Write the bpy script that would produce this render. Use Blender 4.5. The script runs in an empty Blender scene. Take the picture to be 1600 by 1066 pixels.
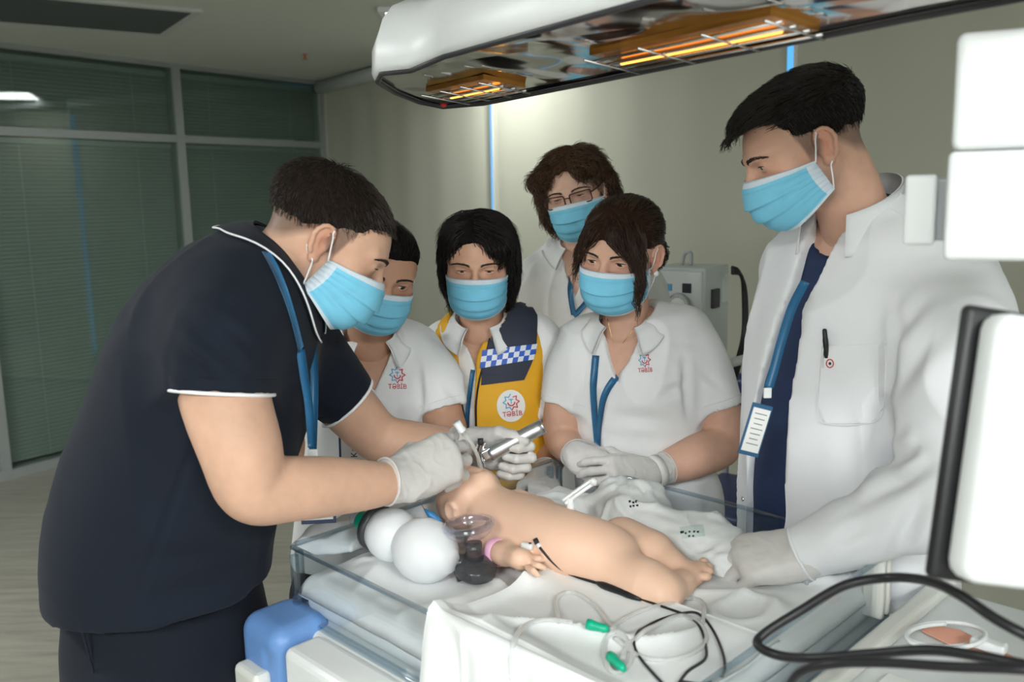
import bpy, math, random
import numpy as np
from mathutils import Vector, Matrix
from mathutils.bvhtree import BVHTree
from mathutils.geometry import delaunay_2d_cdt

S = bpy.context.scene
COL = S.collection
rng = np.random.default_rng(7)
random.seed(7)

# ------------------------------------------------------------------ camera
FPX, PITCH, ROLL, CAMZ = 1400.0, math.radians(9.25), math.radians(1.15), 1.58
_fw = np.array([0, math.cos(PITCH), -math.sin(PITCH)])
_up0 = np.array([0, math.sin(PITCH), math.cos(PITCH)])
_rt0 = np.array([1.0, 0, 0])
_rt = math.cos(ROLL) * _rt0 - math.sin(ROLL) * _up0
_up = math.sin(ROLL) * _rt0 + math.cos(ROLL) * _up0
CAM = np.array([0, 0, CAMZ])
cd = bpy.data.cameras.new('camera')
cam = bpy.data.objects.new('camera', cd)
COL.objects.link(cam)
cam.matrix_world = Matrix(((_rt[0], _up[0], -_fw[0], 0), (_rt[1], _up[1], -_fw[1], 0),
                           (_rt[2], _up[2], -_fw[2], CAMZ), (0, 0, 0, 1)))
cd.sensor_width = 36
cd.lens = FPX / 1600 * 36
cd.clip_start = 0.05
cd.dof.use_dof = True
cd.dof.focus_distance = 1.72
cd.dof.aperture_fstop = 4.5
S.camera = cam

# ------------------------------------------------------------------ world, exposure
W = bpy.data.worlds.new('world')
S.world = W
W.use_nodes = True
W.node_tree.nodes['Background'].inputs[0].default_value = (0.80, 0.90, 1.0, 1)
W.node_tree.nodes['Background'].inputs[1].default_value = 0.0
vs = S.view_settings
vs.view_transform = 'Standard'
vs.look = 'None'
vs.gamma = 1
vs.use_curve_mapping = False
vs.exposure = 0.35

# ------------------------------------------------------------------ ceiling lamps, some added for fill (panels are built with the room)
PANELS = [((-0.8, -1.35), 56), ((0.9, -1.35), 56), ((-2.9, 1.8), 56), ((-0.3, 4.78), 11)]    # ceiling panel lamps; the pair behind the camera is added for frontal fill;
# the last is the one mirrored in the glass partition, it stands behind the heater hood
PW = 0.62                                     # panel width
def area_lamp(name, loc, sx, sy, power, color, rot=(0, 0, 0), spread=180):
    l = bpy.data.lights.new(name, 'AREA')
    l.shape = 'RECTANGLE'
    l.size, l.size_y, l.energy, l.color = sx, sy, power, color
    l.spread = math.radians(spread)
    o = bpy.data.objects.new(name, l)
    o.location, o.rotation_euler = loc, rot
    COL.objects.link(o)
    return o
for (x, y), e in PANELS:
    area_lamp('ceiling_lamp' if y > 4 else 'added_ceiling_lamp_offscreen', (x, y, 2.452), PW - .05, .55, e, (0.965, 0.99, 1.0))

# ------------------------------------------------------------------ pixel helpers (a viewing ray cut at a real distance or surface)
def ray(u, v):
    d = _fw * FPX + _rt * (u - 800) - _up * (v - 533)
    return d / d[1]
def P(u, v, Y):
    return CAM + ray(u, v) * Y
def PZ(u, v, z):
    d = ray(u, v)
    return CAM + d * ((z - CAMZ) / d[2])
def nrm(v):
    v = np.asarray(v, float)
    return v / (np.linalg.norm(v) + 1e-12)

# ------------------------------------------------------------------ materials
def new_mat(name):
    m = bpy.data.materials.new(name)
    m.use_nodes = True
    return m, m.node_tree, m.node_tree.nodes['Principled BSDF']
def mat(name, col, rough=0.5, metal=0.0, noise=0.0, nscale=20, bump=0.0, bscale=200, sss=0.0, sheen=0.0,
        emit=None, estr=0.0, trans=0.0, ior=1.45, spec=0.5, coat=0.0, attr=False, stretch=(1, 1, 1), alpha=1.0):
    m, nt, b = new_mat(name)
    L = nt.links.new
    b.inputs['Base Color'].default_value = (*col, 1)
    b.inputs['Roughness'].default_value = rough
    b.inputs['Metallic'].default_value = metal
    b.inputs['IOR'].default_value = ior
    b.inputs['Specular IOR Level'].default_value = spec
    b.inputs['Transmission Weight'].default_value = trans
    b.inputs['Coat Weight'].default_value = coat
    b.inputs['Sheen Weight'].default_value = sheen
    b.inputs['Alpha'].default_value = alpha
    if sss:
        b.inputs['Subsurface Weight'].default_value = sss
        b.inputs['Subsurface Radius'].default_value = (1.0, 0.35, 0.2)
        b.inputs['Subsurface Scale'].default_value = 0.006
    if emit:
        b.inputs['Emission Color'].default_value = (*emit, 1)
        b.inputs['Emission Strength'].default_value = estr
    tc = nt.nodes.new('ShaderNodeTexCoord')
    mp = nt.nodes.new('ShaderNodeMapping')
    mp.inputs['Scale'].default_value = stretch
    L(tc.outputs['Object'], mp.inputs['Vector'])
    src = None
    if attr:
        at = nt.nodes.new('ShaderNodeAttribute')
        at.attribute_name = 'col'
        src = at.outputs['Color']
        L(src, b.inputs['Base Color'])
    n = nt.nodes.new('ShaderNodeTexNoise')
    n.inputs['Scale'].default_value = nscale
    n.inputs['Detail'].default_value = 5
    L(mp.outputs[0], n.inputs['Vector'])
    mx = nt.nodes.new('ShaderNodeMix')
    mx.data_type = 'RGBA'
    mx.blend_type = 'MULTIPLY'
    mx.inputs[0].default_value = 1.0
    rp = nt.nodes.new('ShaderNodeValToRGB')
    lo = 1 - max(noise, 0.02)
    rp.color_ramp.elements[0].position, rp.color_ramp.elements[1].position = 0.3, 0.7
    rp.color_ramp.elements[0].color = (lo, lo, lo, 1)
    rp.color_ramp.elements[1].color = (1, 1, 1, 1)
    L(n.outputs['Fac'], rp.inputs[0])
    if src is not None:
        L(src, mx.inputs[6])
    else:
        mx.inputs[6].default_value = (*col, 1)
    L(rp.outputs[0], mx.inputs[7])
    L(mx.outputs[2], b.inputs['Base Color'])
    if bump:
        n2 = nt.nodes.new('ShaderNodeTexNoise')
        n2.inputs['Scale'].default_value = bscale
        n2.inputs['Detail'].default_value = 3
        L(mp.outputs[0], n2.inputs['Vector'])
        bp = nt.nodes.new('ShaderNodeBump')
        bp.inputs['Strength'].default_value = bump
        bp.inputs['Distance'].default_value = 0.002
        L(n2.outputs['Fac'], bp.inputs['Height'])
        L(bp.outputs[0], b.inputs['Normal'])
    return m
def thin_glass(name, tint, refl=1.0, rough=0.0, base=0.06):
    """clear sheet: transparent body with a Fresnel-weighted gloss"""
    m, nt, b = new_mat(name)
    nt.nodes.remove(b)
    L = nt.links.new
    out = nt.nodes['Material Output']
    t = nt.nodes.new('ShaderNodeBsdfTransparent')
    t.inputs[0].default_value = (*tint, 1)
    g = nt.nodes.new('ShaderNodeBsdfGlossy')
    g.inputs['Roughness'].default_value = rough
    lw_ = nt.nodes.new('ShaderNodeLayerWeight')
    lw_.inputs[0].default_value = 0.5
    fr = nt.nodes.new('ShaderNodeMath')
    fr.operation = 'POWER'
    fr.inputs[1].default_value = 4.0
    L(lw_.outputs['Facing'], fr.inputs[0])
    ma = nt.nodes.new('ShaderNodeMath')
    ma.operation = 'MULTIPLY_ADD'
    ma.inputs[1].default_value = refl
    ma.inputs[2].default_value = base
    L(fr.outputs[0], ma.inputs[0])
    mx = nt.nodes.new('ShaderNodeMixShader')
    L(ma.outputs[0], mx.inputs[0])
    L(t.outputs[0], mx.inputs[1])
    L(g.outputs[0], mx.inputs[2])
    L(mx.outputs[0], out.inputs[0])
    return m
def milky(name, col, fac=0.45, rough=0.35):
    """soft translucent plastic"""
    m, nt, b = new_mat(name)
    L = nt.links.new
    b.inputs['Base Color'].default_value = (*col, 1)
    b.inputs['Roughness'].default_value = rough
    t = nt.nodes.new('ShaderNodeBsdfTransparent')
    t.inputs[0].default_value = (0.95, 0.97, 1, 1)
    mx = nt.nodes.new('ShaderNodeMixShader')
    lw = nt.nodes.new('ShaderNodeLayerWeight')
    lw.inputs[0].default_value = 0.35
    ma = nt.nodes.new('ShaderNodeMath')
    ma.operation = 'MULTIPLY_ADD'
    ma.inputs[1].default_value = 1 - fac
    ma.inputs[2].default_value = fac
    L(lw.outputs['Facing'], ma.inputs[0])
    L(ma.outputs[0], mx.inputs[0])
    L(t.outputs[0], mx.inputs[1])
    L(b.outputs[0], mx.inputs[2])
    L(mx.outputs[0], nt.nodes['Material Output'].inputs[0])
    return m

M = {}
M['skin'] = mat('skin', (0.6, 0.36, 0.25), 0.5, sss=0.12, noise=0.08, nscale=60, bump=0.10, bscale=600, attr=True, spec=0.35)
M['hair_bulk'] = mat('hair_bulk', (0.03, 0.02, 0.016), 0.8, attr=True, noise=0.5, nscale=120, spec=0.08, bump=0.5, bscale=260)
M['hair'] = mat('hair', (0.03, 0.02, 0.016), 0.38, attr=True, noise=0.2, nscale=150, spec=0.4)
M['brow'] = mat('brow', (0.03, 0.018, 0.012), 0.6)
M['white_knit'] = mat('white_knit', (0.83, 0.84, 0.84), 0.85, noise=0.05, nscale=8, bump=0.25, bscale=900, sheen=0.15)
M['white_coat'] = mat('white_coat', (0.80, 0.82, 0.84), 0.8, noise=0.05, nscale=6, bump=0.15, bscale=900)
M['white_seam'] = mat('white_seam', (0.80, 0.81, 0.82), 0.8)
M['navy_knit'] = mat('navy_knit', (0.007, 0.0115, 0.022), 0.85, noise=0.15, nscale=10, bump=0.25, bscale=900, sheen=0.04, spec=.3)
M['navy_dark'] = mat('navy_dark', (0.006, 0.009, 0.017), 0.85, noise=0.15, nscale=10, sheen=0.03, spec=.3)
M['scrub_navy'] = mat('scrub_navy', (0.014, 0.032, 0.095), 0.75, noise=0.2, nscale=12, bump=0.1, bscale=800)
M['black_cloth'] = mat('black_cloth', (0.012, 0.012, 0.014), 0.85, noise=0.2)
M['shoe'] = mat('shoe', (0.05, 0.05, 0.06), 0.5, noise=0.2)
M['yellow'] = mat('yellow', (0.80, 0.42, 0.02), 0.65, noise=0.08, nscale=15, bump=0.1, bscale=700)
M['vest_navy'] = mat('vest_navy', (0.030, 0.036, 0.060), 0.7, noise=0.12, nscale=15, bump=0.1, bscale=700)
M['blue_check'] = mat('blue_check', (0.02, 0.10, 0.50), 0.5)
M['silver_check'] = mat('silver_check', (0.70, 0.74, 0.80), 0.4)
M['mask_blue'] = mat('mask_blue', (0.20, 0.60, 0.82), 0.8, noise=0.08, nscale=40, bump=0.15, bscale=700)
M['mask_white'] = mat('mask_white', (0.66, 0.76, 0.84), 0.8, noise=0.06, nscale=90, bump=0.3, bscale=900)
M['elastic'] = mat('elastic', (0.85, 0.86, 0.88), 0.7)
M['glove'] = mat('glove', (0.65, 0.63, 0.61), 0.42, noise=0.06, nscale=30, bump=0.12, bscale=260, sss=0.06, spec=0.45)
M['lanyard'] = mat('lanyard', (0.028, 0.15, 0.31), 0.35, noise=0.15, nscale=40)
M['badge_blue'] = mat('badge_blue', (0.03, 0.12, 0.24), 0.4, noise=0.1, nscale=40)
M['white_plastic'] = mat('white_plastic', (0.80, 0.83, 0.83), 0.35, noise=0.03, nscale=4)
M['cream_plastic'] = mat('cream_plastic', (0.74, 0.75, 0.70), 0.4, noise=0.03, nscale=4)
M['blue_plastic'] = mat('blue_plastic', (0.14, 0.29, 0.60), 0.4, noise=0.05, nscale=6)
M['blue_plastic_dark'] = mat('blue_plastic_dark', (0.09, 0.17, 0.36), 0.45, noise=0.05, nscale=6)
M['grey_plastic'] = mat('grey_plastic', (0.42, 0.44, 0.45), 0.45, noise=0.05, nscale=6)
M['dark_plastic'] = mat('dark_plastic', (0.045, 0.045, 0.05), 0.35, noise=0.1)
M['black_rubber'] = mat('black_rubber', (0.012, 0.012, 0.014), 0.4, noise=0.1)
M['navy_frame'] = mat('navy_frame', (0.02, 0.035, 0.10), 0.35)
M['paper'] = mat('paper', (0.82, 0.82, 0.80), 0.7)
M['ink'] = mat('ink', (0.02, 0.02, 0.03), 0.7)
M['ink_grey'] = mat('ink_grey', (0.25, 0.27, 0.30), 0.7)
M['red_print'] = mat('red_print', (0.55, 0.03, 0.06), 0.7)
M['blue_print'] = mat('blue_print', (0.10, 0.35, 0.60), 0.7)
M['sheet'] = mat('sheet', (0.84, 0.86, 0.86), 0.9, noise=0.03, nscale=9, bump=0.2, bscale=500)
M['metal'] = mat('metal', (0.72, 0.73, 0.74), 0.22, metal=1.0, noise=0.05)
M['brushed'] = mat('brushed', (0.62, 0.64, 0.66), 0.32, metal=0.9, noise=0.1, nscale=200)
M['manikin'] = mat('manikin', (0.84, 0.56, 0.41), 0.5, noise=0.03, nscale=12, sss=0.25, bump=0.05, bscale=300)
M['green'] = mat('green', (0.0, 0.42, 0.24), 0.35)
M['red'] = mat('red', (0.65, 0.02, 0.02), 0.35)
M['pink'] = mat('pink', (0.78, 0.42, 0.58), 0.4)
M['blue_tip'] = mat('blue_tip', (0.05, 0.28, 0.62), 0.35)
M['clear'] = thin_glass('clear', (0.955, 0.975, 0.985), .9, 0.03, 0.05)
M['clear_edge'] = thin_glass('clear_edge', (0.74, 0.82, 0.87), 1.0, 0.05, 0.16)
M['clear_blue'] = thin_glass('clear_blue', (0.935, 0.945, 0.995), .8, 0.05, 0.08)
M['smoky'] = milky('smoky', (0.06, 0.06, 0.065), 0.75, 0.2)
M['silicone'] = milky('silicone', (0.90, 0.93, 0.95), 0.80, 0.4)
M['tubing'] = milky('tubing', (0.80, 0.80, 0.76), 0.35, 0.2)
M['eye_white'] = mat('eye_white', (0.72, 0.68, 0.66), 0.2)
M['iris'] = mat('iris', (0.05, 0.028, 0.014), 0.15)
M['pupil'] = mat('pupil', (0.004, 0.004, 0.004), 0.1)
M['lash'] = mat('lash', (0.012, 0.009, 0.008), 0.6)
M['spectacle'] = mat('spectacle', (0.055, 0.010, 0.014), 0.25)
M['lens'] = thin_glass('lens', (0.97, 0.96, 0.96), 0.6, 0.0, 0.02)
M['pearl'] = mat('pearl', (0.80, 0.80, 0.80), 0.2)
M['gold'] = mat('gold', (0.70, 0.50, 0.25), 0.25, metal=1.0)

# ------------------------------------------------------------------ objects
def mesh_from(name, verts, faces, mats, midx=None, col=None, smooth=True):
    me = bpy.data.meshes.new(name)
    verts = np.asarray(verts, np.float32)
    if isinstance(faces, np.ndarray):
        n, k = faces.shape
        me.vertices.add(len(verts))
        me.vertices.foreach_set('co', verts.ravel())
        me.loops.add(n * k)
        me.loops.foreach_set('vertex_index', faces.ravel().astype(np.int32))
        me.polygons.add(n)
        me.polygons.foreach_set('loop_start', np.arange(0, n * k, k, dtype=np.int32))
    else:
        me.from_pydata([tuple(map(float, v)) for v in verts], [], [tuple(map(int, f)) for f in faces])
    me.update(calc_edges=True)
    if not isinstance(mats, (list, tuple)):
        mats = [mats]
    for m in mats:
        me.materials.append(m)
    if midx is not None:
        me.polygons.foreach_set('material_index', np.asarray(midx, np.int32))
    if col is not None:
        a = me.attributes.new('col', 'FLOAT_COLOR', 'POINT')
        c = np.ones((len(verts), 4), np.float32)
        c[:, :3] = col
        a.data.foreach_set('color', c.ravel())
    me.polygons.foreach_set('use_smooth', np.full(len(me.polygons), smooth))
    me.validate()
    return me
def thing(name, label, cat, loc, group=None):
    o = bpy.data.objects.new(name, None)
    COL.objects.link(o)
    o.location = tuple(map(float, loc))
    o.empty_display_size = 0.1
    o['label'], o['category'] = label, cat
    if group:
        o['group'] = group
    return o
def put(name, me, parent=None, kind=None, label=None, cat=None, group=None):
    o = bpy.data.objects.new(name, me)
    COL.objects.link(o)
    if parent is not None:
        o.parent = parent
        r, off = parent, Vector((0, 0, 0))
        while r is not None:
            off += r.location
            r = r.parent
        o.location = -off
    if kind: o['kind'] = kind
    if label: o['label'] = label
    if cat: o['category'] = cat
    if group: o['group'] = group
    return o

# ------------------------------------------------------------------ mesh pieces in world coordinates: (verts, faces)
def merge(parts):
    V, Fc, n = [], [], 0
    for v, f in parts:
        V.append(np.asarray(v, float))
        Fc += [tuple(int(i) + n for i in q) for q in f]
        n += len(v)
    return np.concatenate(V), Fc
def box(c, size, R=None, bev=0.0):
    """box with chamfered edges, R columns = local axes"""
    hx, hy, hz = [s / 2 for s in size]
    b = min(bev, hx * .95, hy * .95, hz * .95)
    V, Fc = [], []
    if b <= 0:
        V = [(x, y, z) for x in (-hx, hx) for y in (-hy, hy) for z in (-hz, hz)]
        Fc = [(0, 1, 3, 2), (4, 6, 7, 5), (0, 4, 5, 1), (2, 3, 7, 6), (0, 2, 6, 4), (1, 5, 7, 3)]
    else:
        ring = []
        k = 4
        for sx, sy, a0 in ((1, 1, 0), (-1, 1, 90), (-1, -1, 180), (1, -1, 270)):
            for j in range(k + 1):
                a = math.radians(a0 + 90 * j / k)
                ring.append((sx * (hx - b), sy * (hy - b), math.cos(a), math.sin(a)))
        lev = []
        for j in range(4):
            t = math.radians(90 * j / 3)
            lev.append((-(hz - b) - b * math.cos(t), b * math.sin(t)))
        lev += [(-z, r) for z, r in reversed(lev)]
        n = len(ring)
        for z, r in lev:
            for x, y, cx, cy in ring:
                V.append((x + cx * r, y + cy * r, z))
        for i in range(len(lev) - 1):
            for j in range(n):
                Fc.append((i * n + j, i * n + (j + 1) % n, (i + 1) * n + (j + 1) % n, (i + 1) * n + j))
        Fc.append(tuple(range(n - 1, -1, -1)))
        Fc.append(tuple((len(lev) - 1) * n + j for j in range(n)))
    V = np.array(V, float)
    if R is not None:
        V = V @ np.asarray(R, float).T
    return V + np.asarray(c, float), Fc
def catmull(pts, n=8, closed=False):
    p = np.asarray(pts, float)
    m = len(p)
    out = []
    segs = m if closed else m - 1
    for i in range(segs):
        if closed:
            a, b, c, d = p[(i - 1) % m], p[i], p[(i + 1) % m], p[(i + 2) % m]
        else:
            b, c = p[i], p[i + 1]
            a = p[i - 1] if i > 0 else 2 * b - c
            d = p[i + 2] if i + 2 < m else 2 * c - b
        for j in range(n):
            t = j / n
            out.append(0.5 * ((2 * b) + (c - a) * t + (2 * a - 5 * b + 4 * c - d) * t * t + (3 * b - a - 3 * c + d) * t ** 3))
    if not closed:
        out.append(p[-1])
    return np.array(out)
def tube(pts, r, seg=8, closed=False, cap=True):
    p = np.asarray(pts, float)
    n = len(p)
    r = np.broadcast_to(np.asarray(r, float), (n,)) if np.ndim(r) == 0 or len(np.atleast_1d(r)) == n else np.interp(np.linspace(0, 1, n), np.linspace(0, 1, len(r)), r)
    T = np.roll(p, -1, 0) - np.roll(p, 1, 0) if closed else np.gradient(p, axis=0)
    T /= np.linalg.norm(T, axis=1, keepdims=True) + 1e-12
    ref = np.array([0, 0, 1.0]) if abs(T[0][2]) < 0.9 else np.array([1.0, 0, 0])
    u = nrm(np.cross(T[0], ref))
    V = []
    for i in range(n):
        u = nrm(u - T[i] * (u @ T[i]))
        w = np.cross(T[i], u)
        for j in range(seg):
            a = 2 * math.pi * j / seg
            V.append(p[i] + r[i] * (math.cos(a) * u + math.sin(a) * w))
    Fc = []
    for i in range(n if closed else n - 1):
        k = (i + 1) % n
        for j in range(seg):
            Fc.append((i * seg + j, i * seg + (j + 1) % seg, k * seg + (j + 1) % seg, k * seg + j))
    if cap and not closed:
        Fc.append(tuple(range(seg - 1, -1, -1)))
        Fc.append(tuple((n - 1) * seg + j for j in range(seg)))
    return np.array(V), Fc
def lathe(c, axis, prof, seg=24, scale_u=1.0, u0=None, cap=True):
    """prof: (distance along axis, radius)"""
    ax = nrm(axis)
    ref = np.array([0, 0, 1.0]) if abs(ax[2]) < 0.9 else np.array([1.0, 0, 0])
    u = nrm(np.cross(ax, ref)) if u0 is None else nrm(u0)
    w = np.cross(ax, u)
    V, Fc = [], []
    for h, r in prof:
        for j in range(seg):
            a = 2 * math.pi * j / seg
            V.append(np.asarray(c, float) + ax * h + r * (math.cos(a) * u * scale_u + math.sin(a) * w))
    for i in range(len(prof) - 1):
        for j in range(seg):
            Fc.append((i * seg + j, i * seg + (j + 1) % seg, (i + 1) * seg + (j + 1) % seg, (i + 1) * seg + j))
    if cap:
        Fc.append(tuple(range(seg - 1, -1, -1)))
        Fc.append(tuple((len(prof) - 1) * seg + j for j in range(seg)))
    return np.array(V), Fc
def grid_faces(nu, nv):
    i = np.arange(nu - 1)[:, None] * nv + np.arange(nv - 1)[None, :]
    i = i.ravel()
    return np.stack([i, i + nv, i + nv + 1, i + 1], 1)
def sheet_solid(top, thick_dir, flip=False):
    """grid (nu,nv,3) made into a thin closed solid by a second layer at +thick_dir"""
    nu, nv = top.shape[:2]
    A = top.reshape(-1, 3)
    B = A + np.asarray(thick_dir).reshape(-1, 3)
    f = grid_faces(nu, nv)
    n = nu * nv
    loop = [i * nv for i in range(nu)] + [(nu - 1) * nv + j for j in range(1, nv)] + \
           [i * nv + nv - 1 for i in range(nu - 2, -1, -1)] + [j for j in range(nv - 2, 0, -1)]
    side = [(a, b, b + n, a + n) for a, b in zip(loop, loop[1:] + loop[:1])]
    F2 = np.concatenate([f, f[:, ::-1] + n, np.array(side)])
    return np.concatenate([A, B]), F2
def polyprism(poly, origin, ux, uy, depth):
    """closed 2-D outline extruded along ux x uy"""
    ux, uy = np.asarray(ux, float), np.asarray(uy, float)
    n = nrm(np.cross(ux, uy))
    A = np.array([np.asarray(origin, float) + ux * x + uy * y for x, y in poly])
    B = A + n * depth
    k = len(poly)
    Fc = [tuple(range(k - 1, -1, -1)), tuple(range(k, 2 * k))]
    Fc += [(i, (i + 1) % k, k + (i + 1) % k, k + i) for i in range(k)]
    return np.concatenate([A, B]), Fc
def quick(name, vf, material, parent=None, smooth=False, **kw):
    if len(vf[0]) == 0:
        return None
    return put(name, mesh_from(name, vf[0], vf[1], material, smooth=smooth), parent, **kw)

# ------------------------------------------------------------------ distance-field modelling
def smin(a, b, k):
    if k <= 0:
        return np.minimum(a, b)
    h = np.maximum(k - np.abs(a - b), 0) / k
    return np.minimum(a, b) - h * h * k * 0.25
def ell(c, r, R=None):
    c, r = np.asarray(c, np.float32), np.asarray(r, np.float32)
    Rm = None if R is None else np.asarray(R, np.float32)
    m = float(max(r))
    def f(p):
        q = p - c
        if Rm is not None:
            q = q @ Rm
        l = np.sqrt((q * q).sum(-1)) + 1e-9
        q = q / r
        k = np.sqrt((q * q).sum(-1)) + 1e-6
        return np.where(k < 0.3, (k - 1) * min(r), l * (1 - 1 / k))
    rr = r if R is None else np.array([m, m, m])
    return f, c - rr, c + rr
def cone(a, b, ra, rb=None):
    a, b = np.asarray(a, np.float32), np.asarray(b, np.float32)
    rb = ra if rb is None else rb
    d = b - a
    dd = float(d @ d) + 1e-12
    def f(p):
        q = p - a
        t = np.clip((q @ d) / dd, 0, 1)
        q = q - t[..., None] * d
        return np.sqrt((q * q).sum(-1)) - (ra + (rb - ra) * t)
    m = max(ra, rb)
    return f, np.minimum(a, b) - m, np.maximum(a, b) + m
def loft(pts, rx, ry, side, n=3):
    """tube of elliptic section along a path; side = direction of rx"""
    q = np.concatenate([np.asarray(pts, float), np.asarray(rx, float)[:, None], np.asarray(ry, float)[:, None]], 1)
    q = catmull(q, n) if n > 1 else q
    pts, rx, ry = q[:, :3].astype(np.float32), np.maximum(q[:, 3], .002), np.maximum(q[:, 4], .002)
    side = np.asarray(side, float)
    segs = []
    for i in range(len(pts) - 1):
        d = pts[i + 1] - pts[i]
        L = np.linalg.norm(d) + 1e-9
        ax = d / L
        fr = nrm(np.cross(ax, side))
        sd = np.cross(fr, ax)
        segs.append((pts[i], ax.astype(np.float32), L, sd.astype(np.float32), fr.astype(np.float32), rx[i], rx[i + 1], ry[i], ry[i + 1]))
    def f(p):
        out = None
        for a, ax, L, sd, fr, x0, x1, y0, y1 in segs:
            q = p - a
            h = q @ ax
            t = np.clip(h / L, 0, 1)
            z = h - t * L
            X = x0 + (x1 - x0) * t
            Y = y0 + (y1 - y0) * t
            x, y = q @ sd, q @ fr
            l2 = x * x + y * y + z * z
            k = np.sqrt((x / X) ** 2 + (y / Y) ** 2 + (z / np.minimum(X, Y)) ** 2) + 1e-6
            d = np.where(k < 0.3, (k - 1) * np.minimum(X, Y), np.sqrt(l2) * (1 - 1 / k))
            out = d if out is None else np.minimum(out, d)
        return out
    m = max(rx.max(), ry.max())
    return f, pts.min(0) - m, pts.max(0) + m
def rbox(c, half, r, R=None):
    c, half = np.asarray(c, np.float32), np.asarray(half, np.float32)
    Rm = None if R is None else np.asarray(R, np.float32)
    def f(p):
        q = p - c
        if Rm is not None:
            q = q @ Rm
        q = np.abs(q) - (half - r)
        return np.sqrt((np.maximum(q, 0) ** 2).sum(-1)) + np.minimum(q.max(-1), 0) - r
    m = float(np.linalg.norm(half))
    return f, c - m, c + m
class Field:
    def __init__(s, lo, hi, h):
        s.lo, s.h = np.asarray(lo, np.float32), h
        s.n = (np.ceil((np.asarray(hi) - s.lo) / h).astype(int) + 1)
        s.ax = [(s.lo[i] + h * np.arange(s.n[i])).astype(np.float32) for i in range(3)]
        s.d = np.full(s.n, 1.0, np.float32)
    def _reg(s, lo, hi, m):
        a = np.clip(np.floor((np.asarray(lo) - m - s.lo) / s.h).astype(int), 0, s.n)
        b = np.clip(np.ceil((np.asarray(hi) + m - s.lo) / s.h).astype(int) + 1, 0, s.n)
        if (b <= a).any():
            return None, None
        sl = tuple(slice(a[i], b[i]) for i in range(3))
        g = np.stack(np.meshgrid(*[s.ax[i][sl[i]] for i in range(3)], indexing='ij'), -1)
        return sl, g
    def add(s, pr, k=0.0):
        sl, g = s._reg(pr[1], pr[2], k + 4 * s.h)
        if sl: s.d[sl] = smin(s.d[sl], pr[0](g), k)
        return s
    def sub(s, pr, k=0.0):
        sl, g = s._reg(pr[1], pr[2], k + 3 * s.h)
        if sl: s.d[sl] = -smin(-s.d[sl], pr[0](g), k)
        return s
    def cut(s, fn):
        sl, g = s._reg(s.lo, s.lo + s.n * s.h, 0)
        s.d[sl] = np.maximum(s.d[sl], fn(g))
        return s
    def plane(s, o, n):
        n = nrm(n).astype(np.float32)
        o = np.asarray(o, np.float32)
        return s.cut(lambda p: (p - o) @ n)
    def mesh(s, smooth=1):
        s.d[0], s.d[-1], s.d[:, 0], s.d[:, -1], s.d[:, :, 0], s.d[:, :, -1] = 1, 1, 1, 1, 1, 1
        d = s.d
        ins = d < 0
        c = np.zeros(np.array(d.shape) - 1, np.int8)
        offs = [(i, j, k) for i in (0, 1) for j in (0, 1) for k in (0, 1)]
        N = d.shape
        for i, j, k in offs:
            c += ins[i:N[0] - 1 + i, j:N[1] - 1 + j, k:N[2] - 1 + k]
        I = np.argwhere((c > 0) & (c < 8))
        acc = np.zeros((len(I), 3)); cnt = np.zeros(len(I))
        for e in range(3):
            for o in offs:
                if o[e]: continue
                o2 = list(o); o2[e] = 1
                va = d[I[:, 0] + o[0], I[:, 1] + o[1], I[:, 2] + o[2]]
                vb = d[I[:, 0] + o2[0], I[:, 1] + o2[1], I[:, 2] + o2[2]]
                m = (va < 0) != (vb < 0)
                t = np.where(m, va / np.where(m, va - vb, 1), 0)
                pt = np.tile(np.array(o, float), (len(I), 1))
                pt[:, e] = t
                acc[m] += pt[m]; cnt[m] += 1
        V = s.lo + (I + acc / cnt[:, None]) * s.h
        vid = np.full(c.shape, -1, np.int32)
        vid[I[:, 0], I[:, 1], I[:, 2]] = np.arange(len(I))
        Q = []
        for e in range(3):
            a, b = (e + 1) % 3, (e + 2) % 3
            s0 = [slice(None)] * 3; s1 = [slice(None)] * 3
            s0[e], s1[e] = slice(0, -1), slice(1, None)
            A, B = ins[tuple(s0)], ins[tuple(s1)]
            E = np.argwhere(A != B)
            E = E[(E[:, a] > 0) & (E[:, b] > 0) & (E[:, a] < N[a] - 1) & (E[:, b] < N[b] - 1)]
            sg = A[E[:, 0], E[:, 1], E[:, 2]]
            def cell(da, db):
                q = E.copy(); q[:, a] -= da; q[:, b] -= db
                return vid[q[:, 0], q[:, 1], q[:, 2]]
            q = np.stack([cell(1, 1), cell(0, 1), cell(0, 0), cell(1, 0)], 1)
            q[~sg] = q[~sg][:, ::-1]
            Q.append(q)
        Q = np.concatenate(Q)
        for _ in range(smooth):
            V = relax(V, Q, 0.5)
        return V, Q
def relax(V, Q, w):
    acc = np.zeros_like(V); cnt = np.zeros(len(V))
    for a, b in ((0, 1), (1, 2), (2, 3), (3, 0)):
        for x, y in ((a, b), (b, a)):
            for i in range(3):
                acc[:, i] += np.bincount(Q[:, x], V[Q[:, y], i], len(V))
            cnt += np.bincount(Q[:, x], minlength=len(V))
    return V + w * (acc / np.maximum(cnt, 1)[:, None] - V)
def vnormals(V, Q):
    n = np.cross(V[Q[:, 2]] - V[Q[:, 0]], V[Q[:, 3]] - V[Q[:, 1]])
    N = np.zeros_like(V)
    for j in range(4):
        for i in range(3):
            N[:, i] += np.bincount(Q[:, j], n[:, i], len(V))
    return N / (np.linalg.norm(N, axis=1, keepdims=True) + 1e-12)
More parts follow.
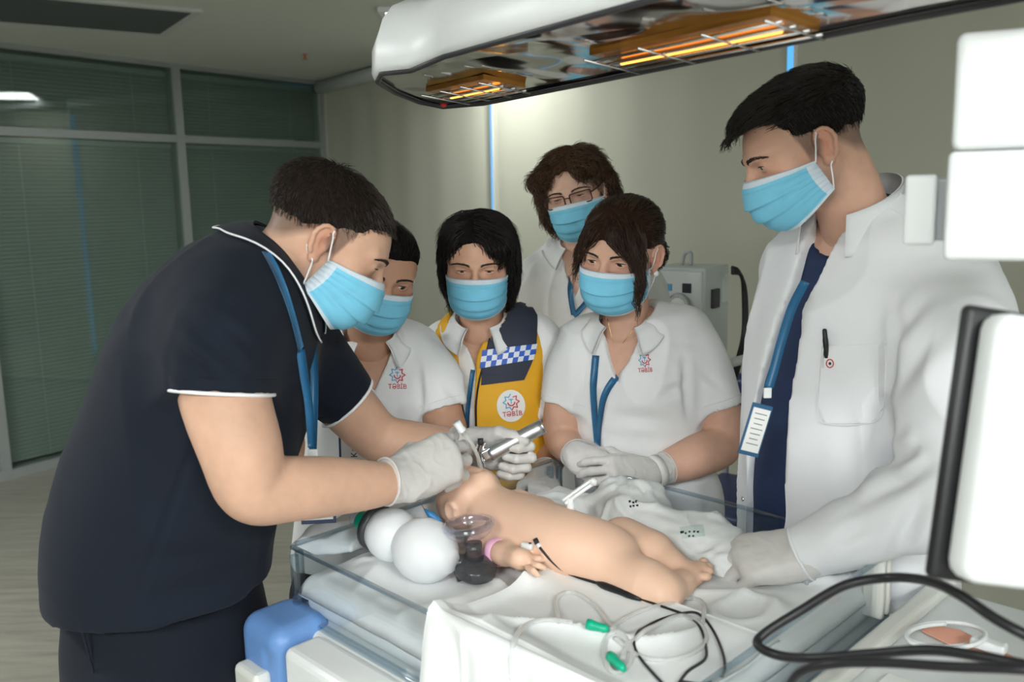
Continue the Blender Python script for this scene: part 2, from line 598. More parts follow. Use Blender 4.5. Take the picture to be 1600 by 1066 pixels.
def vnoise(p, seed=0):
    p = np.asarray(p, float)
    i = np.floor(p).astype(np.int64)
    f = p - i
    f = f * f * (3 - 2 * f)
    def h(x, y, z):
        n = (x * 374761393 + y * 668265263 + z * 2147483647 + seed * 974711) & 0xffffffff
        n = ((n ^ (n >> 13)) * 1274126177) & 0xffffffff
        return ((n ^ (n >> 16)) & 0xffff) / 65535.0
    x, y, z = i[..., 0], i[..., 1], i[..., 2]
    r = 0
    for a in (0, 1):
        for b in (0, 1):
            for c in (0, 1):
                w = (f[..., 0] if a else 1 - f[..., 0]) * (f[..., 1] if b else 1 - f[..., 1]) * (f[..., 2] if c else 1 - f[..., 2])
                r = r + w * h(x + a, y + b, z + c)
    return r * 2 - 1
def wrinkle(V, Q, amp=0.003, scale=14, stretch=(1, 1, 0.45), creases=(), seed=1, warp=0.5):
    """displace along the normals: soft folds plus named creases (a, b, width, depth)"""
    N = vnormals(V, Q)
    p = V * np.asarray(stretch) * scale
    p = p + warp * np.stack([vnoise(V * scale * .6 + 9, seed + 5), vnoise(V * scale * .6 + 31, seed + 6), vnoise(V * scale * .6 + 57, seed + 7)], -1)
    n = vnoise(p, seed)
    ridge = (1 - np.abs(n)) ** 3 - 0.4
    n2 = vnoise(p * 2.1 + 5, seed + 1)
    d = amp * (ridge + 0.4 * n2)
    if len(creases):
        bv = bvh_of(V, Q)
        for a, b, w, dep in creases:            # each crease follows the cloth surface between its two ends
            line = []
            for t in np.linspace(0, 1, 8):
                c = np.asarray(a, float) * (1 - t) + np.asarray(b, float) * t
                r = bv.ray_cast(Vector(CAM), Vector(nrm(c - CAM)))
                if r[0] is not None: line.append(np.array(r[0]))
            if len(line) < 2: continue
            best = np.full(len(V), 9.0); tt = np.zeros(len(V))
            for i in range(len(line) - 1):
                e = line[i + 1] - line[i]
                t = np.clip(((V - line[i]) @ e) / (e @ e + 1e-12), 0, 1)
                r = np.linalg.norm(V - (line[i] + t[:, None] * e), axis=1)
                m = r < best
                best[m] = r[m]; tt[m] = ((i + t) / (len(line) - 1))[m]
            fade = np.sin(np.pi * np.clip(tt * .9 + .05, 0, 1))
            d = d - fade * dep * np.exp(-(best / w) ** 2) + fade * dep * .6 * np.exp(-((best - 1.8 * w) / w) ** 2)
    return V + N * d[:, None]
def bvh_of(V, Fc):
    return BVHTree.FromPolygons([tuple(v) for v in np.asarray(V).tolist()], np.asarray(Fc).tolist() if isinstance(Fc, np.ndarray) else Fc)
def hit(u, v, bvh, off=0.002):
    """the point of a surface seen at a pixel, lifted along its normal"""
    d = nrm(ray(u, v))
    r = bvh.ray_cast(Vector(CAM), Vector(d))
    miss = r[0] is None
    if r[0] is None:
        r = None
        for t in np.arange(0.6, 3.2, 0.04):
            q = bvh.find_nearest(Vector(CAM + d * t))
            if r is None or q[3] < r[3]:
                r = q
    n = np.array(r[1])
    if n @ d > 0:
        n = -n
    hit.miss = miss
    return np.array(r[0]) + n * off, n
def patch_px(poly, bvh, off=0.002, thick=0.0015, step=5.0):
    """panel sewn on a garment: outline given as seen, grown on the garment's own surface"""
    poly = np.asarray(poly, float)
    n = len(poly)
    E = []
    for i in range(n):
        a, b = poly[i], poly[(i + 1) % n]
        k = max(1, int(np.linalg.norm(b - a) / step))
        E += [a + (b - a) * j / k for j in range(k)]
    E = np.array(E)
    lo, hi = poly.min(0), poly.max(0)
    def inside(x, y):
        c = False
        for i in range(n):
            x1, y1 = poly[i]; x2, y2 = poly[(i + 1) % n]
            if (y1 > y) != (y2 > y) and x < (x2 - x1) * (y - y1) / (y2 - y1) + x1:
                c = not c
        return c
    I = []
    for x in np.arange(lo[0] + step * .6, hi[0], step):
        for y in np.arange(lo[1] + step * .6, hi[1], step):
            if inside(x, y) and np.min(np.linalg.norm(E - (x, y), axis=1)) > step * .5:
                I.append((x, y))
    pts = [Vector(p) for p in E.tolist()] + [Vector(p) for p in I]
    m = len(E)
    r = delaunay_2d_cdt(pts, [], [list(range(m))], 1, 1e-4)
    v2, fc = r[0], r[2]
    if len(v2) == 0 or not fc:
        return np.zeros((0, 3)), []
    A, B, bad = [], [], []
    for q in v2:
        p, nn = hit(q[0], q[1], bvh, 0)
        A.append(p + nn * (off + thick)); B.append(p + nn * (off - 0.002)); bad.append(hit.miss)
    k = len(v2)
    fc = [list(f) for f in fc if not any(bad[i] for i in f) and max(np.linalg.norm(A[f[i]] - A[f[i - 1]]) for i in range(3)) < .045]
    if not fc:
        return np.zeros((0, 3)), []
    edges = {}
    for f in fc:
        for a, b in zip(f, f[1:] + f[:1]):
            edges[(a, b)] = edges.get((a, b), 0) + 1
    Fc = [tuple(reversed(f)) for f in fc] + [tuple(i + k for i in f) for f in fc]
    for (a, b) in edges:
        if (b, a) not in edges:
            Fc.append((a, b, b + k, a + k))
    used = sorted({i for f in Fc for i in f})
    new = {o: i for i, o in enumerate(used)}
    return np.array(A + B)[used], [tuple(new[i] for i in f) for f in Fc]
def ribbon_px(pts, bvh, width, off=0.003, n=8, thick=0.0012, wdir=None):
    """strap lying on a garment along a seen path"""
    c = catmull(np.asarray(pts, float), n)
    R = [hit(u, v, bvh, off) for u, v in c]
    p = np.array([a for a, _ in R]); N = np.array([b for _, b in R])
    for _ in range(3):
        p[1:-1] = .25 * p[:-2] + .5 * p[1:-1] + .25 * p[2:]
        N[1:-1] = .25 * N[:-2] + .5 * N[1:-1] + .25 * N[2:]
    return ribbon(p, N, width, thick)
def ribbon(p, N, width, thick=0.0012):
    p, N = np.asarray(p, float), np.asarray(N, float)
    if N.ndim == 1:
        N = np.tile(N, (len(p), 1))
    T = np.gradient(p, axis=0)
    Sd = np.cross(T, N)
    Sd /= np.linalg.norm(Sd, axis=1, keepdims=True) + 1e-12
    w = np.broadcast_to(np.asarray(width, float), (len(p),))[:, None]
    N = N / np.linalg.norm(N, axis=1, keepdims=True)
    g = np.stack([p - Sd * w / 2, p + Sd * w / 2], 1)
    return sheet_solid(g, np.repeat((N * thick)[:, None], 2, 1))
def text_mesh(s, size=1.0):
    cu = bpy.data.curves.new('lettering', 'FONT')
    cu.body = s
    cu.size = size
    cu.align_x = 'CENTER'
    cu.resolution_u = 3
    o = bpy.data.objects.new('lettering', cu)
    COL.objects.link(o)
    bpy.context.view_layer.update()
    me = bpy.data.meshes.new_from_object(o.evaluated_get(bpy.context.evaluated_depsgraph_get()))
    V = np.array([v.co[:] for v in me.vertices]) if len(me.vertices) else np.zeros((0, 3))
    Fc = [tuple(p.vertices) for p in me.polygons]
    bpy.data.objects.remove(o); bpy.data.curves.remove(cu); bpy.data.meshes.remove(me)
    return V, Fc
def print_px(V2, Fc, c, ex, ey, bvh, off=0.0035):
    """flat print wrapped on a surface; ex, ey = pixel vectors of one unit"""
    c, ex, ey = np.asarray(c, float), np.asarray(ex, float), np.asarray(ey, float)
    out = []
    for v in V2:
        q = c + ex * v[0] + ey * v[1]
        out.append(hit(q[0], q[1], bvh, off)[0])
    return np.array(out), Fc

# ================================================================== THE ROOM
CEIL = 2.48
LD = nrm((0.576, 0.818, 0)); LN = np.array([LD[1], -LD[0], 0])       # glass partition: along / into the room
CORN = np.array([-1.44, 7.22, 0])
BD = nrm((0.574, -0.82, 0)); BN = np.array([BD[1], -BD[0], 0])
if BN @ (np.array([0, 1, 0]) - CORN) < 0: BN = -BN
UPV = np.array([0, 0, 1.0])
def lw(s, z, o=0.0): return CORN - LD * s + LN * o + UPV * z
def bw(s, z, o=0.0): return CORN + BD * s + BN * o + UPV * z
def wbox(fn, s0, s1, z0, z1, o0, o1):
    V = [fn(s, z, o) for s in (s0, s1) for o in (o0, o1) for z in (z0, z1)]
    return np.array(V), [(0, 1, 3, 2), (4, 6, 7, 5), (0, 4, 5, 1), (2, 3, 7, 6), (0, 2, 6, 4), (1, 5, 7, 3)]
def floor_mat():
    m, nt, b = new_mat('vinyl_floor')
    L = nt.links.new
    tc = nt.nodes.new('ShaderNodeTexCoord')
    mp = nt.nodes.new('ShaderNodeMapping')
    mp.inputs['Rotation'].default_value = (0, 0, math.radians(-20))
    mp.inputs['Scale'].default_value = (1.2, 14, 1)
    L(tc.outputs['Object'], mp.inputs['Vector'])
    n = nt.nodes.new('ShaderNodeTexNoise')
    n.inputs['Scale'].default_value = 2.2
    n.inputs['Detail'].default_value = 8
    n.inputs['Roughness'].default_value = 0.65
    L(mp.outputs[0], n.inputs['Vector'])
    r = nt.nodes.new('ShaderNodeValToRGB')
    r.color_ramp.elements[0].position, r.color_ramp.elements[1].position = 0.3, 0.75
    r.color_ramp.elements[0].color = (0.20, 0.19, 0.155, 1)
    r.color_ramp.elements[1].color = (0.36, 0.35, 0.295, 1)
    L(n.outputs['Fac'], r.inputs[0])
    L(r.outputs[0], b.inputs['Base Color'])
    b.inputs['Roughness'].default_value = 0.38
    return m
M['floor'] = floor_mat()
M['ceiling'] = mat('ceiling', (0.62, 0.64, 0.58), 0.9, noise=0.03, nscale=3)
M['ceiling_trim'] = mat('ceiling_trim', (0.55, 0.56, 0.54), 0.8)
M['wall'] = mat('wall', (0.46, 0.47, 0.40), 0.9, noise=0.03, nscale=3)
M['vent'] = mat('vent', (0.10, 0.115, 0.115), 0.7, noise=0.2, nscale=60, bump=0.4, bscale=300)
M['alu'] = mat('alu', (0.34, 0.37, 0.36), 0.45, metal=0.25, noise=0.04)
M['slat'] = mat('slat', (0.27, 0.30, 0.28), 0.5, noise=0.08, nscale=3)
M['part_glass'] = thin_glass('part_glass', (0.84, 0.905, 0.88), 1.0, 0.0, 0.045)
M['blind'] = mat('blind', (0.49, 0.50, 0.405), 0.9, noise=0.03, nscale=2, bump=0.1, bscale=900)
M['sky'] = mat('sky', (0.1, 0.3, 0.5), 0.5, emit=(0.10, 0.37, 0.70), estr=1.0)
M['panel_lit'] = mat('panel_lit', (0.9, 0.9, 0.85), 0.5, emit=(1.0, 0.97, 0.90), estr=3.0)
M['corridor'] = M['wall']
M['brass'] = mat('brass', (0.60, 0.18, 0.06), 0.35, metal=0.5)

FP = [(-6.2, -2.0), (5.2, -2.0), (5.2, 8.6), (-6.2, 8.6)]
quick('floor', (np.array([(x, y, 0) for x, y in FP] + [(x, y, -0.1) for x, y in FP]),
      [(0, 1, 2, 3), (7, 6, 5, 4), (0, 4, 5, 1), (1, 5, 6, 2), (2, 6, 7, 3), (3, 7, 4, 0)]), M['floor'], kind='structure')
quick('ceiling', (np.array([(x, y, CEIL) for x, y in FP] + [(x, y, CEIL + 0.1) for x, y in FP]),
      [(3, 2, 1, 0), (4, 5, 6, 7), (1, 5, 4, 0), (2, 6, 5, 1), (3, 7, 6, 2), (0, 4, 7, 3)]), M['ceiling'], kind='structure')
M['rear_bounce_white'] = mat('rear_bounce_white', (0.84, 0.84, 0.82), 0.9)  # unseen rear wall made white to bounce lamp light forward
quick('wall_rear', box((-0.5, -1.95, CEIL / 2), (11.4, 0.1, CEIL)), M['rear_bounce_white'], kind='structure')
quick('wall_side', box((-6.15, 3.3, CEIL / 2), (0.1, 10.6, CEIL)), M['wall'], kind='structure')
# glass partition: frame, panes, blinds between the mullions
MULL = [0.03, 1.32, 2.66, 4.0, 5.34]
TR = 1.995
fr = quick('wall_partition', merge([wbox(lw, -0.05, 6.7, 0.0, 0.055, -0.07, 0.03), wbox(lw, -0.05, 6.7, CEIL - 0.03, CEIL, -0.07, 0.03)]), M['alu'], kind='structure')
for s in MULL:
    quick('mullion', wbox(lw, s - 0.03, s + 0.03, 0.055, CEIL - 0.03, -0.06, 0.025), M['alu'], fr)
for a, b in zip(MULL[:-1], MULL[1:]):
    quick('transom', wbox(lw, a + 0.03, b - 0.03, TR - 0.025, TR + 0.025, -0.06, 0.02), M['alu'], fr)
    for z0, z1 in ((0.055, TR - 0.025), (TR + 0.025, CEIL - 0.03)):
        quick('pane', wbox(lw, a + 0.03, b - 0.03, z0, z1, 0.0, 0.006), M['part_glass'], fr)
for i, (a, b) in enumerate(zip(MULL[:-1], MULL[1:])):
    for z0, z1, nm in ((0.07, TR - 0.03, 'tall lower'), (TR + 0.03, CEIL - 0.05, 'short upper')):
        where = ['next to the roller blinds', 'beside the first mullion', 'farther along the partition', 'at the far end of the partition'][i]
        t = thing('venetian_blind', f'green venetian blind in {nm} glass bay {where}', 'blind', lw((a + b) / 2, z0, -0.045), 'venetian blinds in the glass partition')
        quick('head_rail', wbox(lw, a + 0.04, b - 0.04, z1 - 0.03, z1, -0.06, -0.03), M['alu'], t)
        zs = np.arange(z0 + 0.02, z1 - 0.03, 0.0235)
        V, Fc = [], []
        for z in zs:
            k = len(V)
            V += [lw(a + 0.04, z + 0.0125, -0.050), lw(b - 0.04, z + 0.0125, -0.050), lw(b - 0.04, z + 0.002, -0.043), lw(a + 0.04, z + 0.002, -0.043),
                  lw(b - 0.04, z - 0.0125, -0.040), lw(a + 0.04, z - 0.0125, -0.040)]
            Fc += [(k, k + 1, k + 2, k + 3), (k + 3, k + 2, k + 4, k + 5)]
        quick('slats', (np.array(V), Fc), M['slat'], t, kind='stuff')
        for f in (0.22, 0.78):
            x = a + (b - a) * f
            quick('cord', tube([lw(x, z0, -0.036), lw(x, z1, -0.036)], 0.0012, 5), M['grey_plastic'], t)
quick('corridor_wall', wbox(lw, -0.4, 6.7, 0, CEIL, -0.9, -0.8), M['corridor'], kind='structure')
# window wall with roller blinds
def s_at(u, v=260):
    d = ray(u, v)
    # CORN + BD s = d t in plan
    A = np.array([[BD[0], -d[0]], [BD[1], -d[1]]])
    return np.linalg.solve(A, -CORN[:2])[0]
g1, g2 = s_at(769, 250), s_at(1232, 230)
edges = [(0.02, g1 - 0.022), (g1 + 0.022, g2 - 0.022), (g2 + 0.022, g2 + 2.1), (g2 + 2.14, g2 + 4.2)]
ww = quick('wall_window', merge([wbox(bw, -0.1, g2 + 4.4, -0.0, 0.25, -0.25, -0.10), wbox(bw, -0.1, g2 + 4.4, CEIL - 0.14, CEIL, -0.25, -0.10)]), M['wall'], kind='structure')
for i, (a, b) in enumerate(edges):
    quick('window_%d' % (i + 1), wbox(bw, a - 0.02, b + 0.02, 0.25, CEIL - 0.14, -0.16, -0.15), M['sky'], kind='structure')
where = ['beside the glass partition', 'behind the standing people', 'behind the doctor in the white coat', 'past the white warmer column']
for i, (a, b) in enumerate(edges):
    t = thing('roller_blind', 'plain beige roller blind covering the window ' + where[i], 'blind', bw((a + b) / 2, 0.02, 0), 'roller blinds on the window wall')
    nu, nv = 40, 8
    g = np.array([[bw(a + (b - a) * x / (nu - 1), 0.05 + (CEIL - 0.11) * y / (nv - 1), 0.004 * math.sin(x * .9)) for y in range(nv)] for x in range(nu)])
    V, Fc = sheet_solid(g, np.tile(-BN * 0.003, (nu * nv, 1)))
    quick('fabric', (V, Fc), M['blind'], t, smooth=True)
    quick('roller', tube([bw(a, CEIL - 0.05, 0.035), bw(b, CEIL - 0.05, 0.035)], 0.046, 16), M['white_plastic'], t, smooth=True)
    quick('bottom_bar', wbox(bw, a, b, 0.03, 0.055, -0.006, 0.008), M['white_plastic'], t)
for i, g in enumerate((g1, g2)):
    quick('trim_%d' % (i + 1), wbox(bw, g + 0.021, g + 0.032, 0.2, CEIL - 0.05, 0.002, 0.012), M['cream_plastic'], kind='structure')
# ceiling: air vent, sprinkler, lamps
def pc(u, v): return PZ(u, v, CEIL)
q = [pc(-140, -25), pc(118, -25), pc(300, 17), pc(249, 50)]
c0 = np.array([pc(300, 16), pc(249, 50)])
e1 = nrm(c0[1] - c0[0]); e0 = nrm(np.cross(e1, UPV))
if e0 @ (pc(100, 0) - c0[0]) < 0: e0 = -e0
ln = np.linalg.norm(c0[1] - c0[0])
t = thing('air_vent', 'dark grey rectangular air vent set in the ceiling', 'vent', c0.mean(0) + e0 * .6 - UPV * .0)
Rv = np.stack([e0, e1, np.cross(e0, e1)], 1)
cv = c0.mean(0) + e0 * 0.65 - UPV * 0.006
quick('grille', box(cv, (1.3, ln, 0.012), Rv), M['vent'], t)
for sgn in (-1, 1):
    quick('vent_frame', box(cv + e1 * sgn * (ln / 2 + .02), (1.38, .04, 0.016), Rv, .003), M['ceiling_trim'], t)
    quick('vent_frame', box(cv + e0 * sgn * (.65 + .02), (.04, ln, 0.016), Rv, .003), M['ceiling_trim'], t)
sp = pc(476, 82)
t = thing('sprinkler', 'small copper sprinkler head hanging from the ceiling', 'sprinkler', sp)
quick('escutcheon', lathe(sp, (0, 0, -1), [(0, .03), (.004, .03), (.008, .018)], 20), M['ceiling_trim'], t, smooth=True)
quick('nozzle', lathe(sp - UPV * .008, (0, 0, -1), [(0, .011), (.012, .011), (.014, .006), (.03, .005)], 12), M['brass'], t, smooth=True)
quick('deflector', lathe(sp - UPV * .038, (0, 0, -1), [(0, .018), (.003, .018)], 12), M['brass'], t)
where = ['at the back, added as fill on the partition side', 'at the back, added as fill on the window side', 'over the open floor', 'near the roller blinds']
for i, ((x, y), e) in enumerate(PANELS):
    t = thing('ceiling_light', 'flat white lit panel lamp recessed in the ceiling ' + where[i], 'lamp', (x, y, CEIL - .02), 'ceiling panel lamps')
    quick('diffuser', box((x, y, CEIL - .010), (PW - .05, .55, .016)), M['panel_lit'], t)
    for sg in (-1, 1):
        quick('lamp_frame', box((x, y + sg * .29, CEIL - .012), (PW, .03, .022)), M['white_plastic'], t)
        quick('lamp_frame', box((x + sg * (PW / 2 - .015), y, CEIL - .012), (.03, .55, .022)), M['white_plastic'], t)

# ventilator trolley by the window wall
VY = 2.75
def vp(u, v, Y=VY): return P(u, v, Y)
vc = vp(1078, 520)
fdir = nrm((-0.62, -0.78, 0)); sdir = np.array([-fdir[1], fdir[0], 0])       # front faces camera-left
if sdir[0] < 0: sdir = -sdir
Rvn = np.stack([sdir, -fdir, UPV], 1)
t = thing('ventilator', 'pale grey ventilator trolley with a round pressure gauge and black hoses', 'ventilator', (vc[0], vc[1], 0))
zt, zb = vp(1100, 414)[2], vp(1100, 560)[2]
bc = vc * (1, 1, 0) + UPV * (zt + zb) / 2
bwid, bdep = 0.178, 0.163
M['vent_grey'] = mat('vent_grey', (0.50, 0.55, 0.53), 0.45, noise=0.03)
M['vent_front'] = mat('vent_front', (0.62, 0.65, 0.64), 0.4, noise=0.03)
quick('case', box(bc, (bwid, bdep, zt - zb), Rvn, .006), M['vent_grey'], t)
fc = bc + fdir * (bdep / 2)
quick('front_panel', box(fc + fdir * .004, (bwid * .92, .012, (zt - zb) * .92), Rvn, .003), M['vent_front'], t)
gc = fc + fdir * .011 + UPV * .03 + sdir * .01
quick('gauge_rim', lathe(gc, fdir, [(0, .040), (.010, .040), (.013, .036), (.010, .034)], 32, cap=False), M['grey_plastic'], t, smooth=True)
gd = quick('gauge_dial', lathe(gc, fdir, [(0, .035), (.008, .035)], 32), M['paper'], t)
ticks = []
for k in range(24):
    a = math.radians(-50 + k * 280 / 23)
    dirv = math.cos(a) * sdir + math.sin(a) * UPV
    ticks.append(tube([gc + fdir * .0088 + dirv * .026, gc + fdir * .0088 + dirv * .031], .0008, 4))
quick('gauge_ticks', merge(ticks), M['ink'], gd, kind='stuff')
quick('gauge_needle', tube([gc + fdir * .0092 + sdir * .008, gc + fdir * .0092 - sdir * .028 - UPV * .002], [.0022, .0007], 5), M['ink'], gd)
quick('display', box(fc + fdir * .011 + UPV * .085 + sdir * .035, (.028, .004, .028), Rvn), M['ink'], t)
quick('display', box(fc + fdir * .011 + UPV * .085 - sdir * .03, (.03, .004, .02), Rvn), M['blue_print'], t)
quick('key_strip', box(fc + fdir * .011 - UPV * .045 + sdir * .01, (.07, .004, .018), Rvn), M['dark_plastic'], t)
sc = bc + sdir * (bwid / 2)
quick('side_grille', box(sc + sdir * .004 + UPV * .05 - fdir * (-.02), (.012, .045, .058), Rvn, .003), M['dark_plastic'], t)
quick('rating_plate', box(sc + sdir * .001 + UPV * .075 - fdir * .055, (.003, .035, .085), Rvn), M['vent_front'], t)
quick('carry_handle', tube(catmull([bc + UPV * (zt - zb) / 2 + sdir * -.03, bc + UPV * ((zt - zb) / 2 + .035) + sdir * -.02, bc + UPV * ((zt - zb) / 2 + .035) + sdir * .0, bc + UPV * ((zt - zb) / 2)], 6), .006, 8), M['grey_plastic'], t, smooth=True)
quick('lower_case', box(vc * (1, 1, 0) + UPV * (zb - .12), (bwid * .95, bdep, .23), Rvn, .006), M['vent_front'], t)
quick('post', tube([vc * (1, 1, 0) + UPV * .12, vc * (1, 1, 0) + UPV * (zb - .23)], .035, 16), M['vent_grey'], t, smooth=True)
for a in range(5):
    dv = np.array([math.cos(a * 1.2566), math.sin(a * 1.2566), 0])
    quick('foot', tube([vc * (1, 1, 0) + UPV * .11, vc * (1, 1, 0) + dv * .20 + UPV * .075], [.03, .018], 8), M['vent_grey'], t)
    w = lathe(vc * (1, 1, 0) + dv * .20 + UPV * .03 + np.array([-dv[1], dv[0], 0]) * -.012, (-dv[1], dv[0], 0), [(0, .03), (.024, .03)], 14)
    quick('caster', w, M['black_rubber'], t)
hb = [vp(1085, 590, 2.5), vp(1140, 568, 2.5), vp(1192, 555, 2.52)]
quick('push_bar', tube(catmull(hb, 5), .014, 12), M['vent_front'], t, smooth=True)
for k, o in enumerate((0, 6, 12)):
    hp = [vp(1144, 418 + o * .7, 2.60), vp(1154 + o * .3, 424 + o * .5, 2.62), vp(1165 - o * .3, 455, 2.64), vp(1166 - o * .4, 520, 2.64), vp(1157 - o * .5, 565, 2.60), vp(1148 - o * .4, 600, 2.56), vp(1140 - o * .4, 660, 2.55)]
    quick('hose', tube(catmull(hp, 6), .0055, 8), M['black_rubber'], t, smooth=True)
# navy padded chair by the window wall
kc = vp(1215, 640, 3.2)
t = thing('clinic_chair', 'navy blue padded chair standing by the window wall', 'chair', (kc[0], kc[1], 0))
M['navy_vinyl'] = mat('navy_vinyl', (0.012, 0.022, 0.11), 0.35, noise=0.1)
Rk = np.stack([sdir, -fdir, UPV], 1)
quick('backrest', box(kc + UPV * (-.02), (.42, .07, .28), Rk, .03), M['navy_vinyl'], t, smooth=True)
quick('seat', box(kc * (1, 1, 0) + UPV * .47 + fdir * .2, (.46, .44, .08), Rk, .03), M['navy_vinyl'], t, smooth=True)
for sx in (-1, 1):
    for sy in (0, 1):
        b0 = kc * (1, 1, 0) + sdir * sx * .2 + fdir * (.0 + .4 * sy)
        quick('leg', tube([b0, b0 + UPV * (.44 if sy else kc[2] + .05)], .013, 8), M['grey_plastic'], t)

# ================================================================== RADIANT WARMER
BL = np.array([-0.369, 1.391, 0]); BA = np.array([.7071, -.7071, 0]); BB = np.array([.7071, .7071, 0])
BLEN, BWID = 0.715, 0.645
def bp(s, t, z=0.0): return BL + BA * s + BB * t + UPV * z
RB = np.stack([BA, BB, UPV], 1)
def bbox(s0, s1, t0, t1, z0, z1, bev=0.0):
    return box(bp((s0 + s1) / 2, (t0 + t1) / 2, (z0 + z1) / 2), (s1 - s0, t1 - t0, z1 - z0), RB, bev)
warmer = thing('radiant_warmer', 'white and blue infant radiant warmer with clear side rails and overhead heater', 'infant warmer', bp(BLEN / 2, BWID / 2, 0))
quick('deck', bbox(-.03, BLEN + .03, -.02, BWID + .02, .84, .905, .012), M['white_plastic'], warmer)
quick('mattress', bbox(.012, BLEN - .01, .012, BWID - .012, .905, .955, .02), M['sheet'], warmer, smooth=True)
quick('chassis', bbox(.02, BLEN, .02, BWID - .02, .60, .84, .03), M['blue_plastic'], warmer, smooth=True)
for t0, t1 in ((-.085, -.018), (BWID + .018, BWID + .085)):
    quick('side_bumper', bbox(.105, BLEN + .02, t0, t1, .845, .915, .012), M['white_plastic'], warmer)
    quick('lower_skirt', bbox(.05, BLEN + .02, t0 + .015, t1 - .015, .66, .85, .012), M['blue_plastic'], warmer)
for s, t in ((0.0, 0.0), (0.0, BWID)):
    sg = 1 if t > 0 else -1
    F = Field(np.array(bp(s, t, .7)) - .16, np.array(bp(s, t, 1.0)) + .16, .004)
    F.add(rbox(bp(s + .022, t + sg * .028, .825), (.062, .055, .10), .03, RB))
    F.sub(cone(bp(s + .055, t + sg * .115, .92), bp(s + .03, t + sg * .115, .76), .026), .008)
    F.sub(rbox(bp(s + .06, t + sg * .11, .83), (.02, .03, .06), .01, RB), .008)
    V, Q = F.mesh(1)
    quick('corner_bumper', (V, Q), M['blue_plastic'], warmer, smooth=True)
    quick('latch', bbox(s - .015, s + .055, t + sg * .095 - .012, t + sg * .10 + .025, .70, .855, .010), M['cream_plastic'], warmer)
    quick('latch_pad', bbox(s - .003, s + .043, t + sg * .107 - .012, t + sg * .107 + .020, .73, .80, .006), M['white_plastic'], warmer)
RZ0, RZ1 = .90, 1.02
def rail(s0, t0, s1, t1):
    a, b = bp(s0, t0), bp(s1, t1)
    d = nrm(b - a); n = np.array([-d[1], d[0], 0]); L = np.linalg.norm(b - a)
    R = np.stack([d, n, UPV], 1)
    c = (a + b) / 2
    r = quick('side_rail', box(c + UPV * (RZ0 + RZ1) / 2, (L, .006, RZ1 - RZ0), R), M['clear'], warmer)
    quick('rail_edge', box(c + UPV * (RZ1 + .002), (L, .009, .007), R, .003), M['clear_edge'], r, smooth=True)
    quick('rail_foot', box(c + UPV * (RZ0 + .006), (L, .014, .012), R, .003), M['clear_edge'], r)
    for e, sg in ((a, 1), (b, -1)):
        quick('rail_post', box(e + d * sg * .006 + UPV * (RZ0 + RZ1 - .02) / 2, (.012, .012, RZ1 - RZ0 - .0), R, .003), M['clear_edge'], r)
rail(.005, 0, BLEN, 0); rail(0, .01, 0, BWID - .01); rail(.005, BWID, BLEN, BWID); rail(BLEN + .008, .03, BLEN + .008, BWID - .03)
for dz, dt in ((0.0, 0.0), (.018, .022)):
    quick('rail_hinge', bbox(BLEN - .012, BLEN + .02, BWID - .055 - dt, BWID - .043 - dt, .93, 1.035 + dz, .004), M['cream_plastic'], warmer)
# pedestal and base
pc0 = bp(BLEN * .55, BWID / 2)
quick('pedestal', box(pc0 + UPV * .36, (.22, .20, .50), RB, .03), M['white_plastic'], warmer, smooth=True)
for sg in (-1, 1):
    quick('base_leg', box(pc0 + BB * sg * .24 + UPV * .10, (.85, .07, .06), RB, .015), M['white_plastic'], warmer)
    for e in (-1, 1):
        w = pc0 + BB * sg * .24 + BA * e * .39 + UPV * .04
        quick('caster', lathe(w - BB * .018, BB, [(0, .04), (.036, .04)], 18), M['black_rubber'], warmer)
quick('base_bar', box(pc0 + UPV * .10, (.10, .5, .06), RB, .015), M['white_plastic'], warmer)
# accessory post with clear flap under the latch
quick('clear_flap', bbox(-.06, .02, -.15, -.145, .66, .79), M['clear_edge'], warmer)
# console shelf and column beyond the foot rail
quick('console', bbox(BLEN + .03, BLEN + .46, .02, BWID + .12, .84, .93, .02), M['white_plastic'], warmer, smooth=True)
quick('console_rim', bbox(BLEN + .035, BLEN + .065, .03, BWID + .11, .93, .952, .008), M['cream_plastic'], warmer)
quick('column', bbox(BLEN + .36, BLEN + .46, BWID - .02, BWID + .16, .10, 1.92, .03), M['white_plastic'], warmer, smooth=True)
# heater hood
HA = nrm((.553, -.833, 0)); HN = np.array([.833, .553, 0])
nearA = PZ(1000, 0, 1.79); farG = PZ(1430, 25, 1.7625)
def run(p, to):           # slide a point along the hood axis
    return p + HA * (to - p @ HA)
out = [run(nearA, -.25), PZ(690, 85, 1.79), PZ(640, 107, 1.79), PZ(592, 112, 1.787), PZ(585, 126, 1.783), PZ(612, 143, 1.776),
       PZ(650, 158, 1.769), PZ(692, 166, 1.7625), PZ(760, 160, 1.7625), farG, run(farG, -.25)]
out = np.array(out)
hc = out.mean(0)
def ring(z, ins):
    r = out.copy()
    for i, p in enumerate(out):
        pass
    c = hc
    q = []
    for i in range(len(out)):
        a, b, d = out[i - 1], out[i], out[(i + 1) % len(out)]
        n1, n2 = nrm(np.cross(b - a, UPV)), nrm(np.cross(d - b, UPV))
        n = nrm(n1 + n2)
        if n @ (b - c) > 0: n = -n
        q.append(b + n * ins + UPV * z)
    return np.array(q)
k = len(out)
rings = [ring(0, .012), ring(0, 0), ring(.012, -.004), ring(.05, -.002), ring(.085, .012), ring(.11, .035), ring(.125, .07)]
V = np.concatenate(rings)
Fc = []
for i in range(len(rings) - 1):
    for j in range(k):
        Fc.append((i * k + j, i * k + (j + 1) % k, (i + 1) * k + (j + 1) % k, (i + 1) * k + j))
Fc.append(tuple((len(rings) - 1) * k + j for j in range(k)))
me = mesh_from('hood', V, Fc, M['white_plastic'], smooth=True)
hood = put('heater_hood', me, warmer)
